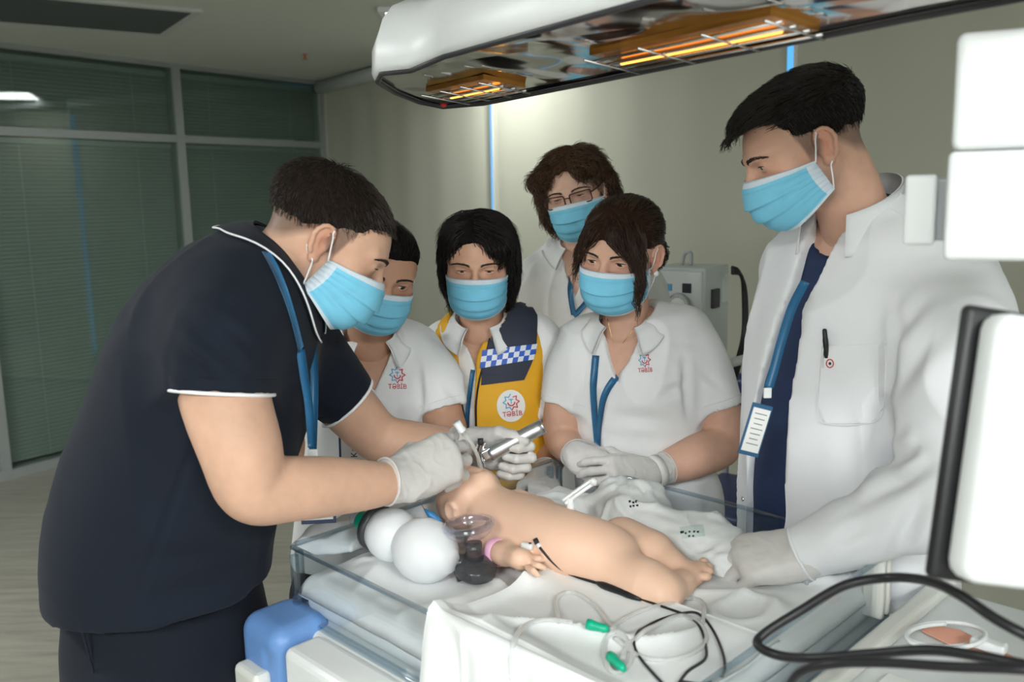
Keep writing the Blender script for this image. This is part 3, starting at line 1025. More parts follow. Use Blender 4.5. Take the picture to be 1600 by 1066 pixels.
def chrome():
    m, nt, b = new_mat('hood_reflector')
    b.inputs['Base Color'].default_value = (.60, .58, .55, 1)
    b.inputs['Metallic'].default_value = 1
    b.inputs['Roughness'].default_value = .09
    L = nt.links.new
    tc = nt.nodes.new('ShaderNodeTexCoord')
    n = nt.nodes.new('ShaderNodeTexNoise'); n.inputs['Scale'].default_value = 4.5; n.inputs['Detail'].default_value = 1
    L(tc.outputs['Object'], n.inputs['Vector'])
    bmp = nt.nodes.new('ShaderNodeBump'); bmp.inputs['Strength'].default_value = .9; bmp.inputs['Distance'].default_value = .03
    L(n.outputs['Fac'], bmp.inputs['Height']); L(bmp.outputs[0], b.inputs['Normal'])
    return m
M['chrome'] = chrome()
quick('reflector', (ring(.002, .011), [tuple(range(k))]), M['chrome'], hood)
rim = ring(-.002, .006)
quick('rim', tube(rim, .005, 8, closed=True), M['dark_plastic'], hood, smooth=True)
M['amber'] = mat('amber', (.62, .27, .05), .22, metal=.7, noise=.3, nscale=16)
# two heater windows behind wire guards, set in the reflector plane
def hz(p):      # height of the underside at a plan point
    t = ((p - PZ(690, 85, 1.79)) @ HN) / ((farG - nearA) @ HN)
    return 1.79 - .0275 * np.clip(t, 0, 1)
wcen = (nearA @ HN + farG @ HN) / 2
for k0, k1 in ((-1.50, -1.30), (-1.02, -.70)):
    def hp(a, n, dz=-.004):
        p = HA * a + HN * n; p = p * (1, 1, 0); p[2] = hz(p) + dz; return p
    n0, n1 = wcen + .004, wcen + .088
    w = quick('heater_window', (np.array([hp(k0, n0), hp(k1, n0), hp(k1, n1), hp(k0, n1), hp(k0, n0, .004), hp(k1, n0, .004), hp(k1, n1, .004), hp(k0, n1, .004)]),
              [(0, 1, 2, 3), (7, 6, 5, 4), (0, 4, 5, 1), (1, 5, 6, 2), (2, 6, 7, 3), (3, 7, 4, 0)]), M['amber'], hood)
    for f in (.12, .4, .68, .95):
        quick('guard_wire', tube([hp(k0 - .008, n0 + (n1 - n0) * f, -.010), hp(k1 + .008, n0 + (n1 - n0) * f, -.010)], .0022, 6), M['metal'], w, smooth=True)
    for f in (.0, .35, .7, 1.0):
        quick('guard_wire', tube([hp(k0 + (k1 - k0) * f, n0 - .01, -.012), hp(k0 + (k1 - k0) * f, n1 + .01, -.012)], .0018, 6), M['metal'], w, smooth=True)
    quick('heater_tube', tube([hp(k0 + .02, (n0 + n1) / 2, -.009), hp(k1 - .02, (n0 + n1) / 2, -.009)], .0035, 10), mat('heater_glow', (.4, .2, .05), .4, emit=(1, .45, .08), estr=2.0), w, smooth=True)
ld = PZ(693, 162, 1.758)
quick('indicator', lathe(ld, (0, 0, -1), [(0, .007), (.004, .006), (.007, .002)], 14), M['red'], hood, smooth=True)
# arm from the column to the hood
ctop = bp(BLEN + .41, BWID + .07, 1.86)
quick('hood_arm', box((ctop + run(hc, -.3) * (1, 1, 0) + UPV * 1.86 * 0) / 2 * (1, 1, 0) + UPV * 1.87, (.45, .10, .05), np.stack([nrm((run(hc, -.3) - ctop) * (1, 1, 0)), np.cross(UPV, nrm((run(hc, -.3) - ctop) * (1, 1, 0))), UPV], 1), .015), M['white_plastic'], hood)
# white head unit on the column, seen large at the side of the frame
yaw = math.radians(-27)
Ru = np.stack([(math.cos(yaw), math.sin(yaw), 0), (-math.sin(yaw), math.cos(yaw), 0), (0, 0, 1)], 1)
u0, u1 = P(1482, 408, .86), P(1490, 50, .86)
uw, ud = .20, .13
uc = (u0 + u1) / 2 + Ru[:, 0] * uw / 2 + Ru[:, 1] * ud / 2
uh = u1[2] - u0[2]
zs = P(1488, 236, .86)[2]
unit = quick('head_unit', box(uc * (1, 1, 0) + UPV * (zs + u1[2]) / 2, (uw, ud, u1[2] - zs - .0012), Ru, .008), M['white_plastic'], warmer)
quick('head_unit_lower', box(uc * (1, 1, 0) + UPV * (zs + u0[2]) / 2, (uw + .004, ud + .002, zs - u0[2] - .0012), Ru, .006), M['white_plastic'], unit)
quick('unit_bracket', box(uc + Ru[:, 0] * .14 + UPV * .0, (.12, .06, .10), Ru, .01), M['cream_plastic'], unit)
sb0, sb1 = P(1427, 384, .93), P(1478, 272, .93)
quick('side_box', box((sb0 + sb1) / 2 + np.array([.0, .02, 0]), (.030, .04, sb1[2] - sb0[2]), Ru, .004), M['white_plastic'], unit)
quick('side_box_hinge', box((sb0 + sb1) / 2 + np.array([.022, .02, 0]), (.018, .012, (sb1[2] - sb0[2]) * .9), Ru, .003), M['grey_plastic'], unit)

# patient monitor on the console (back towards the camera side)
mt, mb = P(1512, 474, .74), P(1452, 905, .70)
upm = nrm(mt - mb); rgt = nrm(np.array([1, .10, 0]) - upm * (np.array([1, .10, 0]) @ upm)); nm = np.cross(upm, rgt)
Rm = np.stack([rgt, nm, upm], 1)
mh = np.linalg.norm(mt - mb); mw = .30
mc = (mt + mb) / 2 + rgt * mw / 2
mon = thing('patient_monitor', 'white patient monitor with black bezel standing on the warmer console', 'monitor', (mc[0], mc[1], .93))
quick('bezel', box(mc + nm * .006, (mw, .013, mh), Rm, .006), M['black_rubber'], mon, smooth=True)
quick('back_shell', box(mc - nm * .018 + rgt * .006, (mw - .006, .040, mh - .012), Rm, .014), M['white_plastic'], mon, smooth=True)
quick('back_bulge', box(mc - nm * .045 + rgt * .035 - upm * .02, (mw - .07, .03, mh - .10), Rm, .012), M['white_plastic'], mon, smooth=True)
quick('screen', box(mc + nm * .0128, (mw - .03, .001, mh - .04), Rm), M['dark_plastic'], mon)
quick('vent_slot', box(mc - nm * .0385 + rgt * .03 + upm * (mh / 2 - .03), (.05, .002, .006), Rm), M['dark_plastic'], mon)
ft = mb * (1, 1, 0) + rgt * .15 + np.array([0, .0, 0])
quick('stand', tube([ft + UPV * .935, ft + UPV * (mb[2] + .04)], .03, 14), M['white_plastic'], mon, smooth=True)
quick('stand_foot', box(ft + UPV * .936, (.14, .12, .012), RB, .005), M['cream_plastic'], mon)

# ================================================================== LINEN
ST = .958                                     # mattress top
def fold_noise(S_, T_, seed, sc=9):
    p = np.stack([S_ * sc, T_ * sc, np.zeros_like(S_)], -1)
    w = .7 * np.stack([vnoise(p * .7 + 3, seed), vnoise(p * .7 + 17, seed + 1), np.zeros_like(S_)], -1)
    n = vnoise(p + w, seed + 2)
    return (1 - np.abs(n)) ** 3
nu, nv = 130, 120
s, t_ = np.meshgrid(np.linspace(.006, BLEN - .004, nu), np.linspace(.006, BWID - .006, nv), indexing='ij')
h = .014 * fold_noise(s, t_, 3, 7) + .007 * fold_noise(s, t_, 8, 16)
edge = np.minimum(np.minimum(s - .006, BLEN - s), np.minimum(t_ - .006, BWID - t_))
h = h * np.clip(edge / .05, .15, 1) + .012
h = np.where(edge < .02, h - .03 * (1 - edge / .02) ** 2, h)
G = BL + s[..., None] * BA + t_[..., None] * BB + UPV * (ST + h)[..., None]
V, Fc = sheet_solid(G, np.tile(-UPV * .004, (nu * nv, 1)))
SURF = [bvh_of(V, Fc)]
put('bed_sheet', mesh_from('bed_sheet', V, Fc, M['sheet']), label='white wrinkled sheet spread over the warmer mattress', cat='sheet')
# blanket thrown over the near corner of the rail
nu, nv = 110, 120
su, tv = np.meshgrid(np.linspace(0, 1, nu), np.linspace(0, 1, nv), indexing='ij')
ss = .335 + su * .375 + .035 * np.sin(tv * 3.0) * (1 - su)
prof_t = np.array([.30, .20, .12, .06, .025, .008, -.006, -.012, -.016, -.024, -.04, -.05])
prof_z = np.array([.978, .985, .992, 1.002, 1.018, 1.030, 1.034, 1.026, .995, .94, .85, .74])
x = np.linspace(0, 1, 12)
tt = np.interp(tv, x, prof_t) - .022 * np.clip((tv - .6) / .4, 0, 1) * np.sin(su * 21 + 1.5 * np.sin(tv * 4))
zz = np.interp(tv, x, prof_z)
n1 = fold_noise(ss, tt * 1.5 + tv * .2, 21, 8)
zz = zz + np.where(tv < .5, .020 * n1 * np.clip(tv / .1, 0, 1) * np.clip((.5 - tv) / .15, .1, 1), 0)
tt = tt - np.where(tv > .55, .014 * n1, 0)
hem = np.exp(-(su / .035) ** 2) * .008 + np.exp(-(tv / .03) ** 2) * .010
zz = zz + hem + .006
zz = zz + .05 * np.clip(-(ss - .36) / .1, 0, 1) * 0
G = BL + ss[..., None] * BA + tt[..., None] * BB + UPV * zz[..., None]
tri = np.stack([BA * 0] * 1)
N = np.cross(np.gradient(G, axis=0), np.gradient(G, axis=1)); N /= np.linalg.norm(N, axis=-1, keepdims=True) + 1e-9
N *= np.sign((N @ (UPV - BB * .8)))[..., None]
V, Fc = sheet_solid(G, -(N * .004).reshape(-1, 3))
SURF.append(bvh_of(V, Fc))
put('draped_blanket', mesh_from('draped_blanket', V, Fc, M['sheet']), label='white blanket hanging over the clear side rail in front of the manikin', cat='blanket')
# crumpled printed blanket behind the manikin's legs
def bundle(name, label, prims, k, amp, seed, lo, hi, h=.005):
    F = Field(lo, hi, h)
    for pr in prims: F.add(pr, k)
    F.plane((0, 0, ST + .008), (0, 0, -1))
    V, Q = F.mesh(1)
    V = wrinkle(V, Q, amp, 20, (1, 1, 1), seed=seed, warp=1.3)
    V[:, 2] = np.maximum(V[:, 2], ST + .016)
    o = put(name, mesh_from(name, V, Q, M['sheet']), label=label, cat='blanket')
    return o, bvh_of(V, Q)
def eb(u, v, z, r, rot=0):
    c_, s_ = math.cos(rot), math.sin(rot)
    return ell(PZ(u, v, z), r, np.array([[c_, -s_, 0], [s_, c_, 0], [0, 0, 1.0]]))
pr = [eb(965, 800, 1.0, (.05, .05, .065)), eb(1000, 820, 1.0, (.075, .05, .05), -.5), eb(1050, 850, .985, (.09, .06, .045), -.6),
      eb(1100, 850, .985, (.08, .06, .05), -.7), eb(1010, 805, 1.0, (.05, .04, .06)), eb(1130, 880, .975, (.09, .05, .035), -.7), eb(920, 800, .99, (.05, .04, .035))]
bo, bb_ = bundle('crumpled_blanket', "crumpled white blanket with small printed marks behind the manikin's legs", pr, .035, .010, 5, bp(.1, .2, .93) - (.2, .35, 0), bp(.75, .7, 1.2) + (.15, .25, 0))
SURF.append(bb_)
marks = []
for (u, v, n_, su_) in ((1078, 832, 5, 6), (985, 785, 6, 5), (1064, 833, 3, 4)):
    for k_ in range(n_):
        c_ = (u + (k_ % 3) * su_ + random.uniform(-1, 1), v + (k_ // 3) * 6 + random.uniform(-1, 1))
        marks.append(patch_px([(c_[0] - 1.6, c_[1] - 1.2), (c_[0] + 1.6, c_[1] - 1.6), (c_[0] + 1.4, c_[1] + 1.4), (c_[0] - 1.4, c_[1] + 1.2)], bb_, .001, .0005, 4))
quick('printed_marks', merge([m for m in marks if len(m[0])]), M['ink'], bo, kind='stuff')
quick('printed_square', patch_px([(1062, 824), (1098, 820), (1102, 838), (1066, 842)], bb_, .0003, .0004, 5), mat('print_pale', (.62, .72, .70), .9), bo)
pr = [eb(600, 812, .985, (.10, .05, .035), .9), eb(540, 840, .98, (.08, .05, .03), .9), eb(650, 800, .99, (.06, .06, .04)), eb(500, 848, .975, (.05, .04, .025), .9)]
bundle('rolled_towel', 'white folded towel along the head end of the warmer bed', pr, .03, .006, 11, bp(-.02, -.05, .93), bp(.3, .6, 1.1) + (.05, .1, 0))

# ================================================================== MANIKIN
bz = lambda u, v, z: PZ(u, v, z)
man = thing('baby_manikin', 'naked peach plastic baby training manikin lying on the white sheet', 'manikin', PZ(880, 850, .975))
hd = bz(731, 783, 1.046)
body = [bz(775, 806, 1.035), bz(822, 822, 1.034), bz(880, 846, 1.030), bz(935, 860, 1.024), bz(962, 868, 1.018)]
axis = nrm((body[3] - body[0]) * (1, 1, 0))
sideb = np.cross(UPV, axis)                # across the body, away from the camera
lo = np.minimum(hd, PZ(1100, 890, 1.0)) - .14; hi = np.maximum(hd, PZ(1100, 890, 1.0)) + .15
lo[1] = 1.12; lo[2] = .955; hi[2] = 1.16
F = Field(lo, hi, .0032)
F.add(loft(body, [.052, .060, .060, .056, .043], [.045, .050, .051, .046, .039], sideb))
hx = nrm(axis * .96 + UPV * .28)           # from crown to chin
hu = nrm(np.cross(hx, sideb)); hu = hu if hu[2] > 0 else -hu
RH = np.stack([hx, sideb, hu], 1)
F.add(ell(hd, (.062, .052, .054), RH), .0)
F.add(ell(hd + hx * .022 + hu * .012, (.040, .042, .044), RH), .02)
F.add(ell(hd + hx * .042 + hu * .030, (.022, .022, .020), RH), .015)      # muzzle
F.add(ell(hd + hx * .056 + hu * .034, (.012, .014, .012), RH), .010)      # chin
F.add(ell(hd + hx * .012 + hu * .058, (.010, .009, .011), RH), .008)      # nose
for sg in (-1, 1):
    F.add(ell(hd + hx * .030 + sideb * sg * .026 + hu * .022, (.020, .018, .020), RH), .012)   # cheeks
    F.sub(ell(hd - hx * .004 + sideb * sg * .020 + hu * .062, (.009, .012, .010), RH), .008)
F.sub(ell(hd + hx * .040 + hu * .056, (.012, .014, .016), RH), .004)      # open mouth
F.add(cone(hd + hx * .035 - hu * .006, body[0] + UPV * .002, .036, .040), .02)
for sg in (-1,):
    e0 = hd + sideb * sg * .050 + hx * .008 - hu * .004
    F.add(ell(e0, (.014, .006, .018), RH), .003)
    ring_ = [e0 + sideb * sg * .005 + hx * .012 * math.cos(a) + hu * .016 * math.sin(a) for a in np.linspace(0.2, 5.6, 9)]
    for a_, b_ in zip(ring_[:-1], ring_[1:]): F.add(cone(a_, b_, .003), .002)
    F.sub(ell(e0 + sideb * sg * .007, (.006, .004, .009), RH), .002)
F.add(ell(hd + sideb * .050 + hx * .008, (.014, .006, .018), RH), .003)
# near arm, bent so the hand lies by the hip
AZ = .034
bz0 = bz
bz = lambda u, v, z: bz0(u, v, z + AZ)
arm = [bz0(772, 830, 1.018), bz0(752, 858, 1.000), bz0(790, 866, 1.016), bz(812, 873, .993)]
for (a_, b_, r0, r1) in ((arm[0], arm[1], .031, .025), (arm[1], arm[2], .025, .017), (arm[2], arm[3], .016, .017)): F.add(cone(a_, b_, r0, r1), .014)
F.add(ell(bz(818, 876, .988), (.020, .016, .012)), .008)
for fu, fv, tu, tv2 in ((827, 867, 848, 862), (831, 874, 854, 875), (830, 881, 852, 888), (825, 887, 841, 899)):
    m_ = bz((fu + tu) / 2, (fv + tv2) / 2 - 1, .990)
    F.add(cone(bz(fu, fv, .988), m_, .0060, .0056), .002); F.add(cone(m_, bz(tu, tv2, .984), .0056, .0044), .001)
F.add(cone(bz(815, 866, .994), bz(832, 858, .996), .0065, .005), .004)
bz = bz0
# far arm
fa = [body[0] + sideb * .06, body[0] + sideb * .105 + axis * .02 - UPV * .02, body[0] + sideb * .11 + axis * .10 - UPV * .03]
F.add(cone(fa[0], fa[1], .030, .024), .015); F.add(cone(fa[1], fa[2], .024, .016), .012); F.add(ell(fa[2] + axis * .02, (.018, .016, .012)), .008)
# legs
ln = [bz(948, 884, 1.006), bz(1010, 912, 1.004), bz(1034, 926, .998), bz(1062, 914, .994)]
F.add(loft([ln[0], (ln[0] + ln[1]) / 2, ln[1]], [.044, .041, .035], [.042, .038, .033], sideb), .018)
F.add(cone(ln[1], ln[2], .034, .030), .015); F.add(cone(ln[2], ln[3], .030, .021), .014)
F.add(cone(ln[3], bz(1094, 894, .996), .018, .014), .010)
lf = [bz(972, 846, 1.012), bz(1018, 864, 1.012), bz(1050, 888, 1.000), bz(1070, 898, .996)]
F.add(loft([lf[0], (lf[0] + lf[1]) / 2, lf[1]], [.042, .040, .034], [.040, .037, .032], sideb), .012)
F.add(cone(lf[1], lf[2], .033, .026), .014); F.add(cone(lf[2], lf[3], .025, .019), .012)
F.add(cone(lf[3], bz(1092, 888, 1.000), .016, .012), .008)
for k_, (u, v) in enumerate(((1099, 878), (1106, 885), (1107, 893), (1104, 901))):
    F.add(ell(bz(u, v, 1.0), (.0085, .0075, .0075)), .003)
F.sub(ell(bz(905, 800, 1.085), (.006, .006, .006)), .004)
V, Q = F.mesh(2)
MB_V, MB_Q = V, Q
put('body', mesh_from('body', V, Q, M['manikin']), man)
mb_bvh = bvh_of(V, Q)
SURF.append(mb_bvh)
ra = nrm(arm[2] - arm[1])
wb = arm[1] * .28 + arm[2] * .72
quick('wristband', lathe(wb - ra * .008, ra, [(0, .0225), (.016, .0205), (.016, .0215), (0, .0235)], 28, cap=False), M['pink'], man, smooth=True, label='pink plastic wristband')
# umbilical stump with clamp
um = hit(893, 788, mb_bvh, 0)[0]
cl = thing('umbilical_clamp', "white plastic umbilical clamp standing on the manikin's belly", 'clamp', um)
quick('cord_stump', tube(catmull([um - UPV * .004, um + UPV * .012, um + UPV * .016 - axis * .012], 5), [.007, .006, .004], 10), M['silicone'], cl, smooth=True)
tip = P(916, 766, um[1] - .0)
dcl = nrm(tip - (um + UPV * .012))
Rc = np.stack([dcl, nrm(np.cross(UPV, dcl)), np.cross(dcl, nrm(np.cross(UPV, dcl)))], 1)
quick('jaw', box(um + UPV * .015 + dcl * .018, (.058, .008, .006), Rc, .0025), M['white_plastic'], cl, smooth=True)
quick('jaw', box(um + UPV * .015 + dcl * .018 + Rc[:, 2] * .0065, (.058, .008, .005), Rc, .002), M['white_plastic'], cl, smooth=True)
quick('hinge', tube([um + UPV * .018 + dcl * .046 - Rc[:, 1] * .005, um + UPV * .018 + dcl * .046 + Rc[:, 1] * .005], .006, 12), M['white_plastic'], cl, smooth=True)

def on_bed(u, v, off):      # top-most thing on the bed along a line of sight
    d = nrm(ray(u, v)); best = None
    for b in SURF:
        r = b.ray_cast(Vector(CAM), Vector(d))
        if r[0] is not None and (best is None or r[3] < best[3]): best = r
    if best is None: return PZ(u, v, .98)
    return np.array(best[0]) + UPV * off
def lay(pts, n=8, off=.003):
    c = catmull([(u, v) for u, v, *_ in pts], n)
    p = np.array([on_bed(u, v, off) for u, v in c])
    q = p.copy()
    for _ in range(6): q[1:-1] = .25 * q[:-2] + .5 * q[1:-1] + .25 * q[2:]
    q[:, 2] = np.maximum(q[:, 2], p[:, 2])
    for _ in range(3): q[1:-1, 2] = .25 * q[:-2, 2] + .5 * q[1:-1, 2] + .25 * q[2:, 2]
    return q
# ================================================================== RESUSCITATOR AND SMALL DEVICES
c2 = PZ(664, 860, 1.020); c1 = P(613, 836, c2[1] + .045)
ax = nrm(c2 - c1)
bag = thing('resuscitator_bag', 'translucent bag valve resuscitator with green connector lying beside the manikin', 'resuscitator', c2 * (1, 1, 0) + UPV * (ST + .012))
quick('reservoir', lathe(c1, ax, [(-.040, .012), (-.038, .022), (-.030, .035), (-.015, .042), (.0, .0445), (.014, .042), (.026, .034), (.034, .024)], 32), M['silicone'], bag, smooth=True)
quick('squeeze_bag', lathe(c2, ax, [(-.052, .020), (-.045, .032), (-.030, .044), (-.010, .051), (.010, .051), (.028, .045), (.042, .034), (.052, .022), (.058, .018)], 36), M['silicone'], bag, smooth=True)
quick('neck_ring', lathe(c1, ax, [(-.047, .030), (-.044, .038), (-.034, .039), (-.030, .035)], 30), M['dark_plastic'], bag, smooth=True)
quick('oxygen_port', lathe(c1 - ax * .078, ax, [(0, .010), (.002, .016), (.022, .017), (.034, .014)], 24), M['green'], bag, smooth=True)
quick('clear_cap', lathe(c1 - ax * .092, ax, [(0, .012), (.002, .014), (.018, .015)], 20), M['clear_blue'], bag, smooth=True)
vb = PZ(742, 884, .998)
nk = PZ(703, 877, 1.005)
axn = nrm(vb - nk)
quick('bag_collar', lathe(nk - axn * .014, axn, [(0, .020), (.002, .024), (.010, .0245), (.012, .017), (.022, .014)], 28), M['dark_plastic'], bag, smooth=True)
val = quick('valve_body', lathe(vb - UPV * .014, (0.1, -.15, 1), [(-.012, .008), (-.011, .014), (-.006, .018), (0, .030), (.003, .0335), (.016, .0345), (.019, .0335), (.024, .024), (.028, .018)], 32), M['smoky'], bag, smooth=True)
quick('inlet_pipe', tube([nk + axn * .004, vb + UPV * .0 - axn * .015], [.014, .016], 18), M['smoky'], bag, smooth=True)
quick('outlet_port', lathe(PZ(720, 898, .980), PZ(724, 906, .972) - PZ(714, 886, .988), [(-.010, .008), (.008, .010), (.010, .008)], 16), M['dark_plastic'], bag, smooth=True)
top = vb + UPV * .012
quick('mask_stem', lathe(top, (-.05, .05, 1), [(-.004, .015), (.016, .014), (.026, .0135)], 22), M['smoky'], bag, smooth=True)
quick('valve_disc', lathe(top + UPV * .006, (-.05, .05, 1), [(0, .0125), (.003, .0125)], 18), M['red'], val, smooth=True)
mk = top + UPV * .026 + np.array([-.006, .004, 0])
mu = nrm((-.10, .02, .98))
quick('face_mask', lathe(mk, mu, [(-.004, .015), (.004, .016), (.008, .026), (.016, .036), (.024, .040), (.030, .038), (.033, .033), (.031, .029), (.026, .030), (.020, .028)], 34, cap=False), M['clear_blue'], bag, smooth=True, label='clear soft rimmed infant face mask')
quick('mask_rim', tube(np.array([mk + mu * .029 + .037 * (math.cos(a) * nrm(np.cross(mu, (0, 1, 0))) + math.sin(a) * np.cross(mu, nrm(np.cross(mu, (0, 1, 0))))) for a in np.linspace(0, 2 * math.pi, 36)[:-1]]), .0055, 10, closed=True), M['clear_blue'], bag, smooth=True)
# blue tipped stylet wire going to the gloved hand
sa, sb_ = PZ(663, 796, 1.050), PZ(688, 817, 1.026)
sd = nrm(sb_ - sa)
st = thing('stylet', 'blue plastic stylet handle on a thin wire beside the manikin head', 'stylet', sb_ - UPV * .01)
quick('handle', lathe(sa, sd, [(0, .0015), (.010, .005), (.014, .0062), (.030, .0066), (.036, .0045)], 14), M['blue_tip'], st, smooth=True)
quick('wire', tube(catmull([sa, P(657, 785, 1.50), P(653, 770, 1.48)], 6), .0007, 5), M['metal'], st, smooth=True)
# small white clip by the hand
k0 = on_bed(824, 857, .004)
t = thing('sensor_clip', "small white clip with a dark spot beside the manikin's hand", 'clip', k0)
Rk2 = np.stack([nrm((.8, -.5, 0)), nrm((.5, .8, 0)), UPV], 1)
quick('clip_body', box(k0, (.020, .011, .010), Rk2, .003), M['white_plastic'], t, smooth=True)
quick('clip_spot', lathe(k0 + UPV * .005 + Rk2[:, 0] * .005, UPV, [(0, .0025), (.0008, .0022)], 10), M['ink'], t)
# skin probe with black lead
lead = lay([(838, 852, 1.045), (842, 857, 1.045), (862, 880, 1.02), (885, 898, .995), (912, 908, .985), (935, 915, .984)])
pr_ = thing('skin_probe', 'black skin temperature probe lead looping over the sheet', 'probe', PZ(960, 925, .975))
quick('probe_tip', tube([on_bed(836, 848, .006), on_bed(840, 854, .004)], .004, 10), M['ink'], pr_, smooth=True)
quick('probe_sleeve', tube([on_bed(839, 853, .004), on_bed(844, 859, .004)], .0036, 10), M['white_plastic'], pr_, smooth=True)
quick('lead', tube(lead, .0022, 8), M['black_rubber'], pr_, smooth=True)
quick('plug', tube(lay([(933, 914, .985), (950, 921, .985), (975, 930, .984), (1002, 940, .983)], 4), [.0028, .0062, .0062, .0055, .0062, .003], 12), M['black_rubber'], pr_, smooth=True)
quick('lead', tube(lay([(1000, 939, .983), (1040, 953, .981), (1075, 966, .981), (1095, 985, .981), (1103, 1015, .981), (1101, 1035, .982), (1075, 1052, .984), (1060, 1072, .985), (1045, 1090, .985)]), .0019, 8), M['black_rubber'], pr_, smooth=True)
quick('lead', tube(lay([(1062, 1068, .990), (1110, 1075, .986), (1130, 1060, .985), (1131, 1030, .985), (1115, 990, .985), (1095, 965, .987), (1075, 960, .988), (1030, 972, .984), (1000, 990, .983), (990, 1010, .983), (1003, 1036, .984), (1035, 1072, .985)]), .0019, 8), M['black_rubber'], pr_, smooth=True)
# clear suction tubing with green connectors
tb = thing('suction_tubing', 'coiled clear suction tubing with two green connectors on the sheet', 'tubing', PZ(940, 1000, .975))
for pts in ([(800, 1066, .988), (798, 1030, .986), (812, 990, .985), (845, 972, .985), (895, 976, .986)],
            [(873, 975, .986), (868, 945, .985), (880, 930, .986), (905, 932, .986), (935, 955, .986), (955, 985, .986), (985, 1010, .985), (985, 1040, .986), (960, 1058, .986), (945, 1030, .986), (948, 1000, .986), (965, 990, .986), (980, 1005, .987), (972, 1035, .988)],
            [(955, 988, .987), (975, 970, .986), (1010, 955, .986), (1050, 945, .986), (1085, 938, .985), (1100, 950, .985), (1098, 975, .985)],
            [(960, 1000, .986), (1000, 1030, .985), (1050, 1035, .985), (1090, 1020, .985), (1104, 1000, .985), (1090, 975, .986), (1060, 965, .986), (1020, 985, .986), (975, 1015, .988)]):
    quick('tube', tube(lay(pts), .0032, 10), M['tubing'], tb, smooth=True)
for a_, b_ in (((917, 985, .988), (951, 993, .988)), ((953, 1036, .990), (975, 1056, .988))):
    A, B = on_bed(a_[0], a_[1], .009), on_bed(b_[0], b_[1], .008); L = np.linalg.norm(B - A)
    quick('connector', lathe(A, B - A, [(0, .0068), (L * .2, .0072), (L * .6, .0055), (L * .8, .0058), (L, .0038)], 16), M['green'], tb, smooth=True)
# corrugated hose behind the doctor's cuff
hp_ = catmull([P(1255, 908, 1.31), P(1290, 895, 1.33), P(1330, 897, 1.33), P(1375, 905, 1.30)], 16)
rr_ = np.array([.0075 + .0013 * math.sin(i * 2.1) for i in range(len(hp_))])
t = thing('corrugated_hose', 'thin grey corrugated breathing hose at the edge of the warmer bed', 'hose', hp_.mean(0) - UPV * .01)
quick('hose_body', tube(hp_, rr_, 12), M['grey_plastic'], t, smooth=True)
# black monitor cables in the foreground
for lab, pts, r in (('thick black monitor cable arching over the clear foot rail', [(1640, 1010, .74), (1560, 970, .76), (1500, 930, .80), (1450, 908, .85), (1390, 903, .90), (1320, 915, .92), (1250, 955, .93), (1195, 990, .93), (1184, 1008, .92), (1215, 1024, .90), (1270, 1029, .86), (1360, 1022, .82), (1450, 1016, .78), (1520, 1024, .75), (1640, 1048, .70)], .0052),
                    ('black cable running flat across the white console', [(1225, 1085, .86), (1250, 1052, .84), (1300, 1038, .81), (1380, 1036, .78), (1480, 1042, .74), (1640, 1050, .69)], .0046)):
    q3 = [P(*q) for q in pts] + [P(1780, 1080, .72), bp(BLEN + .36, BWID - .02, 1.0 if r > .005 else .96)]
    if r > .005: q3 = [bp(BLEN + .36, BWID, 1.06), P(1780, 1070, .76)] + q3
    pts3 = catmull(q3, 8)
    t = thing('monitor_cable', lab, 'cable', pts3.min(0) * (0, 0, 1) + pts3.mean(0) * (1, 1, 0))
    quick('cable_body', tube(pts3, r, 10), M['black_rubber'], t, smooth=True)
# printed pad, white coil and blue tape on the console
pad0 = bp(BLEN + .24, .20, .9315)
t = thing('printed_pad', 'white printed pad with a pink baby figure lying on the console', 'pad', pad0)
quick('pad_sheet', bbox(BLEN + .09, BLEN + .40, .04, .42, .931, .935, .0015), M['paper'], t)
M['peach'] = mat('peach', (.86, .42, .30), .7)
pf = bvh_of(*bbox(BLEN + .05, BLEN + .6, -.1, .7, .931, .9352))
for poly in ([(1405 + 15 * math.cos(a), 962 + 9 * math.sin(a)) for a in np.linspace(0, 6.28, 13)[:-1]], [(1445, 975), (1500, 985), (1560, 1015), (1600, 1035), (1600, 1050), (1540, 1030), (1480, 1005), (1440, 985)]):
    quick('figure_print', patch_px(poly, pf, .0004, .0004, 9), M['peach'], t)
coil = np.array([PZ(1478 + 62 * math.cos(a), 990 + 20 * math.sin(a) + 3 * (a / 6.28), .946 + .002 * a) for a in np.linspace(1.0, 11.0, 60)])
t = thing('white_lead', 'white coiled sensor lead with a square plug lying on the printed pad', 'lead', coil.mean(0) * (1, 1, 0) + UPV * .938)
quick('coil', tube(coil, .0032, 8), M['white_plastic'], t, smooth=True)
quick('plug', box(PZ(1545, 1008, .95), (.045, .022, .014), RB, .004), M['white_plastic'], t, smooth=True)
tp = PZ(1302, 1058, .938)
quick('blue_tape', box(tp, (.03, .022, .004), RB, .001), M['mask_blue'], label='strip of pale blue tape on the console edge', cat='tape')

# ================================================================== PEOPLE
def basis(f, up):
    f = nrm(f); r = nrm(np.cross(f, up)); u = np.cross(r, f)
    return np.stack([r, f, u], 1)             # columns: person's right, forward, up
def push_out(V, bvh, off):
    V = np.array(V, float)
    for i in range(len(V)):
        q = bvh.find_nearest(Vector(V[i]), .05)
        if q[0] is None: continue
        n = np.array(q[1]); d = (V[i] - np.array(q[0])) @ n
        if d < off:
            V[i] += n * (off - d)
    return V
SKIN = np.array((.60, .36, .25))

